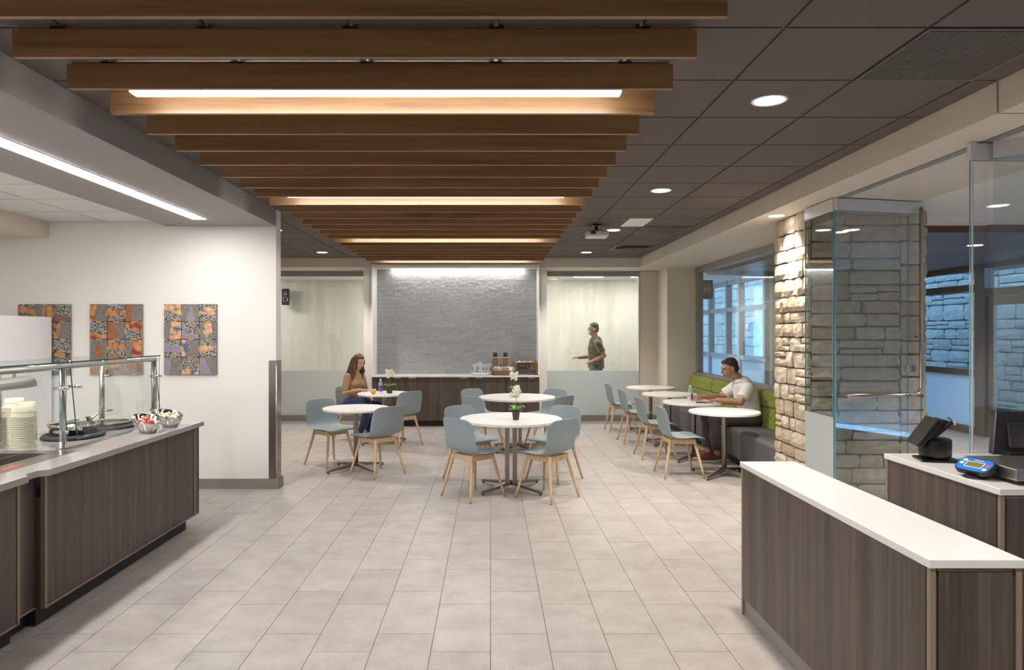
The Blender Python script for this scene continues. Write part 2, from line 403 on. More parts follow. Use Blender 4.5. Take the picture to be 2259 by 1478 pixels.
# niche block and frame
struct(MB().box(-2.21, -2.064, 12.03, 12.9, 0, ZS), 'wall_niche_left', M['white_paint'], 'white pier of the tiled niche beside the seated woman')
struct(MB().box(.851, .985, 12.03, 12.9, 0, ZS), 'wall_niche_right', M['white_paint'], 'white pier of the tiled niche beside the walking man')
NX0, NX1, NYB, NZ0, NZ1 = -2.043, 0.83, 12.44, 0.892, 2.79
b = MB()
b.box(-2.063, NX0, 11.96, NYB, NZ0, 2.815); b.box(NX1, .85, 11.96, NYB, NZ0, 2.815); b.box(NX0, NX1, 11.96, NYB, NZ1, 2.815)
struct(b, 'trim_6', M['trim_white'], 'white box frame lining the tiled niche')
nb = struct(MB().box(-2.063, .85, NYB, 12.9, 0, 2.93), 'wall_niche_back', plain('tile_grout', (0.72, 0.73, 0.73), 0.8), 'niche back wall covered with glossy grey handmade tile')
t = NT('glazed_grey_tile'); oi = t.n('ShaderNodeObjectInfo'); nz = t.noise(t.geo((1, 1, 1)), 16, 3, 0.5)
t.col(t.ramp(oi.outputs['Random'], [(0, (0.29, 0.305, 0.305)), (0.5, (0.31, 0.325, 0.325)), (1, (0.335, 0.35, 0.35))])).set(0.10, spec=0.6); t.bump(nz.outputs['Fac'], 0.8, 0.016); M['niche_tile'] = t.mat
TW, TH = 0.305, 0.0765
pool = []
rr = random.Random(3)
for q in range(6):
    b = MB(); nu, nw = 6, 3; idx = {}
    for a in range(nu+1):
        for c in range(nw+1):
            edge = a in (0, nu) or c in (0, nw)
            idx[a, c] = len(b.v); b.v.append((-.5+a/nu, -(0.0078 if edge else 0.0080)-rr.uniform(-.0011, .0011), -.5+c/nw))
    for a in range(nu):
        for c in range(nw): b.f.append([idx[a, c], idx[a+1, c], idx[a+1, c+1], idx[a, c+1]]); b.m.append(0)
    rim = [idx[a, 0] for a in range(nu+1)]+[idx[nu, c] for c in range(1, nw+1)]+[idx[a, nw] for a in range(nu-1, -1, -1)]+[idx[0, c] for c in range(nw-1, 0, -1)]
    bk = len(b.v); n_ = len(rim); b.v += [b.v[i] for i in rim]; b.v += [(b.v[i][0], 0, b.v[i][2]) for i in rim]
    for i in range(n_): j = (i+1) % n_; b.f.append([bk+j, bk+i, bk+n_+i, bk+n_+j]); b.m.append(0)
    pool.append(b.mesh('tile', M['niche_tile'], True))
row = 0; z = NZ0
while z < NZ1-.01:
    h = min(TH, NZ1-z); x = NX0 - TW*[0, .5, .25, .75, .4][row % 5]
    while x < NX1-.005:
        xa, xb = max(x, NX0), min(x+TW, NX1)
        if xb-xa > .012:
            o = place(rr.choice(pool), 'tile', nb, ((xa+xb)/2, NYB, z+h/2), (R(rr.uniform(-.9, .9)), 0, R(rr.uniform(-.4, .4))), (xb-xa-.004, .5, h-.004))
        x += TW
    z += TH; row += 1
nl = thing('linear_light', 'slim white strip light washing the tiled niche', 'light', (-.58, 12.36, 2.755))
MB().box(-1.19, 1.19, -.03, .05, .012, .035).build('housing', M['trim_white'], nl)
MB().box(-1.18, 1.18, -.025, .045, -.004, .012).build('diffuser', M['lamp_niche'], nl)
# corridor behind the partitions
t = NT('plank_wallcovering'); v = t.geo((9, 9, 0.55)); n1 = t.noise(v, 1.0, 5, 0.6)
br = t.n('ShaderNodeTexBrick'); t.l(t.geo((1, 1, 1)), br.inputs['Vector'])
v2 = t.geo((4.5, 1, 1.15)); vo = t.n('ShaderNodeTexVoronoi'); t.l(v2, vo.inputs['Vector']); vo.inputs['Scale'].default_value = 1.0; vo.distance = 'CHEBYCHEV'
t.t.nodes.remove(br)
cA = t.ramp(n1.outputs['Fac'], [(0.25, (0.585, 0.545, 0.45)), (0.55, (0.65, 0.62, 0.53)), (0.8, (0.69, 0.665, 0.58))])
sep = t.n('ShaderNodeSeparateColor'); t.l(vo.outputs['Color'], sep.inputs[0])
cB = t.ramp(sep.outputs[0], [(0, (0.92, 0.92, 0.92)), (1, (1.05, 1.05, 1.05))])
t.col(t.mixc(1.0, cA, cB, 'MULTIPLY')).set(0.6); M['wallcover'] = t.mat
struct(MB().box(-6.2, 3.7, 14.7, 14.85, 0, 3.0), 'wall_corridor', M['wallcover'], 'pale plank-patterned corridor wall behind the glass partitions')
cc = struct(MB().box(-6.2, 3.7, 12.8, 14.7, 2.762, 2.9), 'ceiling_corridor', M['grid_white'], 'white lay-in ceiling of the corridor')
for i in range(16):
    for j in range(3): MB().box(-6.15+.61*i+.006, -6.15+.61*(i+1)-.006, 12.87+.61*j+.006, 12.87+.61*(j+1)-.006, 2.75, 2.7625).build('ceiling_tile', M['white_ceiling'], cc)
struct(MB().box(-6.2, 3.7, 14.68, 14.70, 0, .105), 'baseboard_corridor', M['baseboard'], 'grey base of the corridor wall')
d = struct(MB().box(-5.62, -4.50, 14.66, 14.70, 0, 2.15), 'door_1', plain('door_frame_cream', (0.62, 0.57, 0.46), 0.5), 'cream door frame in the corridor wall')
MB().box(-5.57, -4.55, 14.64, 14.665, .01, 2.1).build('door_leaf', woodgrain('brown_door', [(.16, .075, .035), (.22, .11, .055), (.27, .14, .07)], 1, .4), d)
for i, (x, hl) in enumerate(((-5.35, .6), (-1.4, .6), (.1, .6), (1.95, .29), (3.2, .4))):  # hidden strips added to brighten the corridor; one above the walking man is real
    l = thing('linear_light', 'short white strip light in the corridor ceiling ' + ('added unseen behind the art wall', 'added unseen behind the tiled niche', 'added unseen behind the white pier', 'above the walking man', 'added unseen behind the cream pilaster')[i], 'light', (x, 13.75, 2.75), group='corridor strip lights')
    MB().box(-hl-.02, hl+.02, -.05, .05, -.012, .0).build('housing', M['trim_white'], l)
    MB().box(-hl, hl, -.04, .04, -.016, -.011).build('diffuser', M['lamp_corridor'], l)

# ================================================================ STONE
spool = []
rr = random.Random(11)
for q in range(10):
    b = MB(); nu = nw = 3; idx = {}
    for a in range(nu+1):
        for c in range(nw+1):
            u, wv = -.5+a/nu, -.5+c/nw; edge = a in (0, nu) or c in (0, nw); corner = a in (0, nu) and c in (0, nw)
            ju, jw = rr.uniform(-.035, .035), rr.uniform(-.06, .06)
            if corner: u *= .95; wv *= .92
            dep = 0.66 if corner else (0.76 if edge else 0.92)
            idx[a, c] = len(b.v); b.v.append((u+(ju if not corner else 0), -dep-rr.uniform(-.10, .10), wv+(jw if not corner else 0)*.6))
    for a in range(nu):
        for c in range(nw): b.f.append([idx[a, c], idx[a+1, c], idx[a+1, c+1], idx[a, c+1]]); b.m.append(0)
    rim = [idx[a, 0] for a in range(nu+1)]+[idx[nu, c] for c in range(1, nw+1)]+[idx[a, nw] for a in range(nu-1, -1, -1)]+[idx[0, c] for c in range(nw-1, 0, -1)]
    bk = len(b.v); b.v += [(b.v[i][0]*1.0, 0, b.v[i][2]*1.0) for i in rim]
    for i in range(len(rim)): j = (i+1) % len(rim); b.f.append([rim[j], rim[i], bk+i, bk+j]); b.m.append(0)
    spool.append(b)
def pool_for(mat): return [b.mesh('stone', mat, False) for b in spool]
SP, SPG = pool_for(M['stone']), pool_for(M['stone_grey'])
def rubble(W, H, rnd, hr, wr, split=0.15):
    out = []; z = 0
    while z < H-.03:
        h = rnd.uniform(*hr)
        if H-z-h < hr[0]*.7: h = H-z
        u = 0
        while u < W-.01:
            wd = rnd.uniform(*wr)
            if W-u-wd < wr[0]*.6: wd = W-u
            if rnd.random() < split and h > .1:
                k = rnd.uniform(.4, .6)
                out.append((u, u+wd, z, z+h*k)); out.append((u, u+wd, z+h*k, z+h))
            else: out.append((u, u+wd, z, z+h))
            u += wd
        z += h
    return out
def lay(parent, origin, rz, cells, pool_, rnd, gap=.013, depth=.046):
    cx, sx = math.cos(rz), math.sin(rz)
    for (u0, u1, z0, z1) in cells:
        um = (u0+u1)/2
        place(rnd.choice(pool_), 'stone', parent, (origin[0]+cx*um, origin[1]+sx*um, origin[2]+(z0+z1)/2),
              (0, 0, rz), (max(.02, u1-u0-gap), depth*rnd.uniform(.75, 1.2), (max(.02, z1-z0-gap))))
PIX0, PIX1, PIY0, PIY1 = 2.945, 3.985, 6.375, 7.05
pil = struct(MB().box(PIX0, PIX1, PIY0, PIY1, 0, ZS), 'wall_pillar', M['mortar'], 'buff limestone pillar beside the folding glass door')
rnd = random.Random(5)
lay(pil, (PIX0, PIY1+.03, 0), R(-90), rubble(PIY1-PIY0+.06, ZS, rnd, (.10, .17), (.13, .30), .22), SP, rnd)
lay(pil, (PIX0, PIY0, 0), 0, rubble(.82, ZS, rnd, (.105, .155), (.22, .52), .05), SP, rnd)
lay(pil, (PIX0+.82, PIY0, 0), 0, rubble(.235, ZS, rnd, (.12, .24), (.235, .25), .1), SP, rnd)
lay(pil, (PIX1, PIY0-.02, 0), R(90), rubble(PIY1-PIY0+.05, ZS, rnd, (.12, .22), (.2, .4), .1), SP, rnd)

# ================================================================ RIGHT: window wall, vestibule, outdoors
XW = 3.64
f3 = MB(); f3.box(XW-.06, XW+.06, 7.07, 12.08, 2.67, ZS); f3.box(XW-.05, XW+.05, 11.98, 12.08, .93, 2.67); f3.box(XW-.05, XW+.05, 7.03, 7.10, .93, 2.67)
w3 = struct(f3, 'window_3', M['alu_grey'], 'grey framed interior window above the green banquette', bevel=.004)
MB().box(XW-.006, XW+.006, 7.10, 10.395, .93, 2.67).build('glass_pane', M['glass'], w3)
MB().box(XW-.006, XW+.006, 10.405, 11.98, .93, 2.67).build('glass_pane', M['glass'], w3)
MB().box(XW-.09, XW+.08, 7.05, 12.08, .885, .945).build('sill', M['alu_grey'], w3)
struct(MB().box(XW-.06, XW+.06, 7.05, 12.08, 0, .885), 'wall_window', M['cream_paint'], 'low wall below the banquette window')
# space beyond the window: exterior glazing along X = 5.2
def glazing(n, X, y0, y1, mulls, rails, zt, label, lowz, mat):
    fr = MB()
    for y in mulls: fr.box(X-.06, X+.06, y-.05, y+.05, 0, zt)
    for z0, z1 in rails: fr.box(X-.05, X+.05, y0, y1, z0, z1)
    w = struct(fr, 'window_%d' % n, mat, label)
    ys = sorted(mulls)
    for a, c in zip(ys, ys[1:]):
        zs = sorted(rails)
        for (p0, p1), (q0, q1) in zip(zs, zs[1:]):
            MB().box(X-.006, X+.006, a+.05, c-.05, p1, q0).build('frosted_pane' if q0 <= lowz else 'glass_pane', M['frost_blue'] if q0 <= lowz else M['glass'], w)
    return w
glazing(4, 5.2, 12.9, 17.6, (13.0, 14.33, 15.09, 16.27, 17.55), [(0, .1), (1.08, 1.17), (2.08, 2.17), (2.66, 2.76)], 2.76, 'grey mullioned outside window with frosted lower panes beyond the banquette window', 1.1, M['alu_grey'])
bw = struct(MB().box(7.8, 8.0, 13.2, 27.0, -.1, 4.4), 'wall_courtyard', M['mortar_grey'], 'stone courtyard wall outside the mullioned window')
rnd = random.Random(21)
lay(bw, (7.8, 26.3, 0.2), R(-90), rubble(8.6, 4.0, rnd, (.22, .46), (.5, 1.2), .3), SPG, rnd, .02, .05)
struct(MB().box(3.7, 5.2, 7.1, 17.6, 2.76, 2.9), 'ceiling_lobby', M['white_ceiling'], 'pale lobby ceiling beyond the banquette window')
struct(MB().box(3.7, 5.3, 17.6, 17.75, 0, 2.9), 'wall_lobby', M['cream_paint'], 'cream end wall of the lobby')
struct(MB().box(5.2, 7.85, 12.75, 12.88, 0, 2.9), 'wall_lobby_return', M['mortar_grey'], 'short return wall between the two outside windows')
# vestibule at the right with bronze window and door along X = 7.8
struct(MB().box(3.70, 9.0, -3.2, 7.3, ZS+.002, HC+.12), 'ceiling_vestibule', M['white_paint'], 'white vestibule ceiling')
vb = struct(MB().box(4.0, 8.9, 7.3, 12.8, 2.72, 2.9), 'ceiling_wood', woodgrain('brown_ceiling_wood', [(.085, .04, .028), (.12, .062, .045), (.16, .085, .06)], .6, .35, 'X', .6, rings=None), 'dark brown wood panel ceiling in the vestibule')
for k in range(5): MB().box(4.02, 7.8, 7.3+k*1.1+.004, 7.3+(k+1)*1.1-.004, 2.70, 2.72).build('ceiling_panel', vb.data.materials[0], vb)
struct(MB().box(3.99, 8.9, 7.26, 7.30, 2.69, ZS+.005), 'trim_7', plain('brown_fascia', (.14, .05, .018), .4), 'brown fascia at the front of the wood ceiling')
w5 = glazing(5, 7.8, 11.0, 12.8, (11.0, 12.75), [(0, .12), (.94, 1.04), (2.30, 2.41), (2.62, 2.72)], 2.72, 'bronze framed vestibule window with frosted lower pane', 1.0, M['alu_tan'])
fr = MB(); fr.box(7.72, 7.88, 10.80, 10.95, 0, 2.72); fr.box(7.72, 7.88, 9.55, 9.70, 0, 2.72); fr.box(7.74, 7.86, 9.7, 10.8, 2.20, 2.32); fr.box(7.74, 7.86, 9.7, 10.8, 2.64, 2.72)
d2 = struct(fr, 'door_2', M['alu_tan'], 'bronze framed glass entrance door in the vestibule')
MB().box(7.794, 7.806, 9.7, 10.8, 2.32, 2.64).build('transom_pane', M['glass'], d2)
lf = MB()
lf.box(7.775, 7.825, 9.71, 9.84, .01, 2.19); lf.box(7.775, 7.825, 10.67, 10.79, .01, 2.19); lf.box(7.775, 7.825, 9.84, 10.67, 2.06, 2.19); lf.box(7.775, 7.825, 9.84, 10.67, .01, .27)
lf = lf.build('door_leaf', M['alu_tan'], d2)
MB().box(7.794, 7.806, 9.84, 10.67, .27, 2.06).build('glass_pane', M['glass'], lf)
MB().bar((7.74, 9.86, .42), (7.74, 10.72, .42), .03, .04).build('push_bar', M['steel'], lf)
b = MB(); b.box(7.76, 7.84, 6.4, 9.55, 0, 2.75); struct(b, 'wall_vestibule', M['alu_tan'], 'bronze panel wall of the vestibule')
xw = struct(MB().box(10.6, 10.8, 8.0, 18.0, -.1, 4.4), 'wall_outside', M['mortar_grey'], 'large-block stone wall outside the vestibule')
rnd = random.Random(31)
lay(xw, (10.6, 17.6, .05), R(-90), rubble(7.0, 4.2, rnd, (.18, .38), (.3, .8), .3), SPG, rnd, .02, .06)
struct(MB().box(8.4, 10.6, 8.0, 18.0, -.13, -.03), 'floor_outside', M['mortar_grey'], 'paved ground outside')
struct(MB().box(5.3, 7.8, 12.9, 27.0, -.12, -.02), 'floor_courtyard', M['mortar_grey'], 'paved courtyard ground')

# ================================================================ SLATS AND LIGHTS
slat_me = None
SX0, SX1, DY, Y0S = -2.0, 0.863, 0.3728, 2.516
b = MB(); L = SX1-SX0
b.box(-L/2, L/2, 0, .024, 0, .117)
slat_me = b.mesh('slat_board', M['slat_wood'])
b = MB(); b.box(-L/2+.02, L/2-.02, .005, .022, .117, .1285); rail_me = b.mesh('mounting_rail', M['slat_wood'])
b = MB(); b.bar((-.03, -.012, .120), (.03, .03, .134), .008, .006); b.bar((.03, -.012, .120), (-.03, .03, .134), .008, .006)
clip_me = b.mesh('clip', M['black'])
ORD = 'zeroth first second third fourth fifth sixth seventh eighth ninth tenth eleventh twelfth thirteenth fourteenth fifteenth sixteenth seventeenth eighteenth nineteenth twentieth twenty-first twenty-second twenty-third twenty-fourth twenty-fifth'.split()
for k in range(25):
    o = thing('wood_slat', 'walnut-stained ceiling slat, %s counted from the tiled niche' % ORD[25-k], 'wood slat', ((SX0+SX1)/2, Y0S+k*DY, 2.793), 0, 'wood slats hung in a row below the ceiling')
    place(slat_me, 'board', o); place(rail_me, 'mounting_rail', o); [place(clip_me, 'clip', o, (gx-(SX0+SX1)/2, 0, 0)) for gx in (-1.805, -1.195, -.585, .025, .635)]
for k, y in enumerate((3.45, 6.06, 8.67, 11.28)):
    l = thing('linear_light', 'long white strip light between the wood slats, %s from the tiled niche' % ORD[4-k], 'light', (-.5685, y, 2.83), 0, 'strip lights between the slats')
    MB().box(-1.22, 1.22, -.036, .036, .022, .10).build('housing', M['trim_white'], l)
    MB().box(-1.217, 1.217, -.036, .036, 0, .022).build('diffuser', M['lamp'], l)
l = thing('linear_light', 'very long white strip light recessed in the grey bulkhead', 'light', (-2.855, 3.0, 2.755))
MB().box(-.068, .068, -5.8, 3.79, -.004, .0).build('housing', M['trim_white'], l)
MB().box(-.063, .063, -5.78, 3.785, -.007, -.003).build('diffuser', M['lamp_soffit'], l)
def downlight(x, y, z, power, label, group=None, size=.085, spot=115, blend=.6):
    o = thing('downlight', label, 'light', (x, y, z), 0, group)
    b = MB(); b.lathe([(size*.86, .0), (size*1.02, -.003), (size*1.12, -.004), (size*1.15, .0)], 28); b.build('trim_ring', M['trim_white'], o, smooth=True)
    b = MB(); b.lathe([(size*.9, -.0035), (size*.9, -.001)], 28); b.build('lens', M['lamp_spot'], o)
    ld = bpy.data.lights.new('downlight_lamp', 'SPOT'); ld.energy = power; ld.color = WARM; ld.spot_size = R(spot); ld.spot_blend = blend; ld.shadow_soft_size = size*.8
    lo = bpy.data.objects.new('downlight_lamp', ld); C.objects.link(lo); lo.parent = o; lo.location = (0, 0, -.02)
    return o
for k, y in enumerate((1.40, 3.84, 6.28, 8.72, 11.16)):
    downlight(1.55, y, HC, DOWN*3, 'round downlight in the row between slats and cream soffit, %s from the back bulkhead' % ORD[5-k], 'downlights right of the slats')
for y, w_ in ((8.72, 'close to the art wall'), (11.16, 'close to the back bulkhead')):
    downlight(-2.72, y, HC, DOWN*3, 'round downlight in the dark ceiling behind the art wall, ' + w_, 'downlights behind the art wall')
downlight(2.767, 6.684, ZS, DOWN*3.6, 'round downlight in the cream soffit grazing the stone pillar', size=.075, spot=100)
downlight(5.9, 8.41, 2.70, DOWN*3, 'round downlight in the brown vestibule ceiling in front of the glass door')
downlight(6.3, 10.2, 2.70, DOWN*3, 'round downlight added unseen in the brown vestibule ceiling behind the stone pillar')  # hidden by the pillar, added to light the vestibule frames
downlight(4.7, 4.6, ZS+.002, DOWN*4, 'round downlight added out of view in the white vestibule ceiling close to the stone pillar')  # added outside the frame to brighten the pillar front
downlight(4.7, 2.2, ZS+.002, DOWN*4, 'round downlight added out of view in the white vestibule ceiling past the checkout')  # extra unseen lamp, added as fill for the checkout side
for k, (x, y) in enumerate(((-4.0, 1.6), (-4.0, 4.05))):
    l = thing('ceiling_light', 'flat square troffer in the serving-area ceiling ' + ('out past the hot wells', 'above the hot wells')[k], 'light', (x, y, 2.80), group='troffers over the serving area')
    MB().box(-.29, .29, -.29, .29, -.006, .0).build('frame', M['trim_white'], l)
    MB().box(-.27, .27, -.27, .27, -.009, -.005).build('diffuser', emit('troffer_panel', (1, .97, .93), 24.0), l)
# ceiling fittings
def grille(x0, y0, kind, label):
    o = thing('air_vent', label, 'vent', (x0+.305, y0+.305, HC))
    MB().box(-.295, .295, -.295, .295, -.002, -.0005).build('backing', M['black'], o)
    if kind == 'slots':
        n = 44
        me = MB().box(-.0035, .0035, -.285, .285, -.009, -.002).mesh('blade', M['grid_dark'])
        for i in range(n): place(me, 'blade', o, (-.28+.56*i/(n-1), 0, 0))
    else:
        for r in (.06, .12, .18, .24):
            b = MB(); b.lathe([(r, -.002), (r+.028, -.012), (r+.032, -.010), (r+.01, -.001)], 28); b.build('ring', M['ceil_dark'], o, smooth=True)
    b = MB()
    for s in (-1, 1): b.box(min(s*.286, s*.302), max(s*.286, s*.302), -.302, .302, -.006, -.0); b.box(-.286, .286, min(s*.286, s*.302), max(s*.286, s*.302), -.006, -.0)
    b.build('frame', M['grid_dark'], o)
grille(1.855, 2.92, 'slots', 'large dark slotted air grille in the ceiling by the cream soffit')
grille(1.855, 8.41, 'slots', 'far dark slotted air grille in the ceiling above the banquette tables')
grille(1.855, 10.24, 'round', 'dark square diffuser with round rings near the back bulkhead')
o = thing('ceiling_panel_light', 'plain white half-size panel light set in the dark ceiling beside the projector', 'light', (1.715, 8.105, HC))
MB().box(-.135, .135, -.295, .295, -.004, 0).build('frame', M['trim_white'], o)
MB().box(-.125, .125, -.285, .285, -.006, -.003).build('panel', plain('opal_panel', (.85, .84, .80), .5, var=.01), o)
o = thing('projector', 'small white ceiling projector on a black mount', 'projector', (1.27, 8.25, 2.80))
MB().box(-.13, .13, -.11, .12, -.03, .045).build('body', M['alu_white'], o, bevel=.02, seg=3)
MB().lathe([(.028, 0), (.028, .03)], 16, (-.06, -.125, 0)).build('lens_ring', M['black'], o)
b = MB(); b.tube([(0, .03, .04), (0, .03, .125)], .02, 10); b.box(-.06, .06, -.02, .08, .045, .06); b.box(-.05, .05, -.02, .08, .115, .129); b.build('mount', M['black'], o)
b = MB(); b.tube([(.02, -.05, .045), (.05, -.06, .075), (.09, -.04, .07), (.10, 0, .045)], .004, 6); b.build('cable', M['trim_white'], o, smooth=True)
# ================================================================ CHAIRS AND TABLES
def shell_mesh(mat):
    prof = [(.238, .432, .205, .006), (.222, .450, .225, .010), (.13, .455, .238, .012), (.02, .446, .240, .012), (-.09, .440, .240, .018),
            (-.155, .454, .240, .030), (-.196, .500, .240, .042), (-.217, .57, .239, .050), (-.232, .66, .236, .050), (-.246, .735, .230, .046), (-.256, .782, .208, .040), (-.260, .802, .165, .030)]
    nu = 8; b = MB(); n = len(prof)
    for i, (x, z, hw, k) in enumerate(prof):
        xa, za = prof[max(0, i-1)][:2]; xb, zb = prof[min(n-1, i+1)][:2]
        tx, tz = xb-xa, zb-za; ln = math.hypot(tx, tz); nx, nz = tz/ln, -tx/ln   # inward (up / forward) normal
        for j in range(nu+1):
            u = -1+2*j/nu; q = u*u
            b.v.append((x+nx*k*q, hw*u, z+nz*k*q - (0.012*q if i >= n-2 else 0)))
    for i in range(n-1):
        for j in range(nu): a = i*(nu+1)+j; b.f.append([a, a+1, a+nu+2, a+nu+1]); b.m.append(0)
    return b.mesh('shell', mat, True)
SHELL = shell_mesh(M['shell'])
def make_chair():
    o = bpy.data.objects.new('shell_chair', None); C.objects.link(o); o.empty_display_size = .1
    s = place(SHELL, 'seat_shell', o)
    so = s.modifiers.new('thick', 'SOLIDIFY'); so.thickness = .011; so.offset = 0
    su = s.modifiers.new('sub', 'SUBSURF'); su.levels = 1; su.render_levels = 2
    for sx in (-1, 1):
        for sy in (-1, 1):
            l = MB().tube([(sx*.224, sy*.224, .004), (sx*.205, sy*.205, .09), (sx*.14, sy*.14, .40), (sx*.134, sy*.134, .432)], [.0105, .013, .0185, .0185], 10).build('leg', M['oak'], o, smooth=True)
            MB().lathe([(.0095, 0), (.0095, .005)], 10, (sx*.2245, sy*.2245, 0)).build('glide', M['black_soft'], l)
    b = MB(); h = .137
    b.box(-h, h, -h-.011, -h+.011, .378, .430); b.box(-h, h, h-.011, h+.011, .378, .430); b.box(-h-.011, -h+.011, -h, h, .378, .430); b.box(h-.011, h+.011, -h, h, .378, .430)
    b.build('seat_frame', M['oak'], o, bevel=.004)
    return o
chair0 = make_chair(); used = [False]
def chair(x, y, deg, label, group):
    o = chair0 if not used[0] else copy_tree(chair0)
    used[0] = True
    o.location = (x, y, 0); o.rotation_euler = (0, 0, R(deg)); tag(o, label, 'chair', group); return o
FT, BT = 'chairs at the front round table', 'chairs at the rear round table'
SD = ('serving-counter side, facing the credenza', 'banquette side, facing the credenza', 'serving-counter side, credenza behind', 'banquette side, credenza behind')
for (x, y, d), sd_ in zip(((-.175, 6.93, 42), (.567, 6.89, 137), (-.215, 7.75, -47), (.716, 7.75, 227)), SD):
    chair(x, y, d, 'shell chair at the large table farther from the credenza, ' + sd_, FT)
for (x, y, d), sd_ in zip(((-.09, 9.30, 40), (.83, 9.35, 138), (-.13, 10.1, -45), (.82, 10.12, 225)), SD):
    chair(x, y, d, 'shell chair at the large table near the credenza, ' + sd_, BT)
chair(-1.99, 8.60, -40, 'grey-blue shell chair at the empty small table, seat opening toward the counter', None)
chair(-1.31, 8.02, 138, 'grey-blue shell chair at the empty small table, its back toward the large round tables', None)
chair(-1.297, 10.04, 137, 'empty grey-blue shell chair across the small table from the woman', None)
chair(-2.10, 10.72, -36, 'grey-blue shell chair the woman is sitting on', None)
for y, lb in ((7.95, 'grey-blue shell chair at the small table nearest the stone pillar'), (9.1, 'grey-blue shell chair across the table from the seated man'),
              (10.32, 'grey-blue shell chair at the second small banquette table from the back wall'), (11.5, 'grey-blue shell chair at the banquette table nearest the back wall')):
    chair(2.165, y, 2, lb, None)

def round_top(o, r, z, th=.028):
    b = MB(); n = 56
    b.lathe([(r-.006, z-th), (r, z-th+.004), (r, z-.004), (r-.004, z)], n); b.build('table_top', M['table_white'], o)
def base_arms(o, L, a0, z=.045):
    me = MB()
    me.hexa([(.02, -.022, .045), (L, -.014, .014), (L, .014, .014), (.02, .022, .045), (.02, -.022, .085), (L, -.014, .034), (L, .014, .034), (.02, .022, .085)])
    me = me.mesh('base_arm', M['steel_dark'])
    g = MB().lathe([(.012, 0), (.014, .014)], 10, (L-.02, 0, 0)).mesh('glide', M['black_soft'])
    for k in range(4):
        a = place(me, 'base_arm', o, (0, 0, 0), (0, 0, a0+k*math.pi/2)); place(g, 'glide', a)
def small_table():
    o = bpy.data.objects.new('cafe_table', None); C.objects.link(o); o.empty_display_size = .1
    round_top(o, .393, .74)
    MB().lathe([(.028, .05), (.028, .66), (.034, .68), (.034, .695)], 20).build('column', M['steel_dark'], o, smooth=True)
    b = MB(); b.bar((-.2, 0, .703), (.2, 0, .703), .035, .016); b.bar((0, -.2, .7035), (0, .2, .7035), .035, .016); b.build('support_cross', M['steel_dark'], o)
    base_arms(o, .40, R(45))
    return o
def big_table():
    o = bpy.data.objects.new('round_table', None); C.objects.link(o); o.empty_display_size = .1
    round_top(o, .535, .74, .03)
    me = MB().box(-.022, .022, -.022, .022, .05, .70).mesh('column', M['steel_dark'])
    for sx in (-1, 1):
        for sy in (-1, 1): place(me, 'column', o, (sx*.04, sy*.04, 0))
    b = MB(); b.bar((-.3, 0, .703), (.3, 0, .703), .04, .016); b.bar((0, -.3, .7035), (0, .3, .7035), .04, .016); b.build('support_cross', M['steel_dark'], o)
    base_arms(o, .43, R(45))
    return o
ST = small_table(); first = True
for x, y, lb in ((-1.61, 8.27, 'empty small round white cafe table near the corner guard'), (-1.575, 10.25, 'small round white cafe table in front of the seated woman'),
                 (2.68, 7.92, 'small round white table nearest the stone pillar'), (2.64, 8.97, 'small round white table the seated man leans on'),
                 (2.63, 10.15, 'empty small round white table just behind the seated man'), (2.63, 11.35, 'small round white table nearest the back wall')):
    o = ST if first else copy_tree(ST); first = False
    o.location = (x, y, 0); tag(o, lb, 'table', 'small round cafe tables')
BTb = big_table(); BTb.location = (.215, 7.25, 0); tag(BTb, 'large round white table standing farther from the credenza', 'table', 'large round tables')
o = copy_tree(BTb); o.location = (.373, 9.68, 0); tag(o, 'large round white table next to the credenza', 'table', 'large round tables')

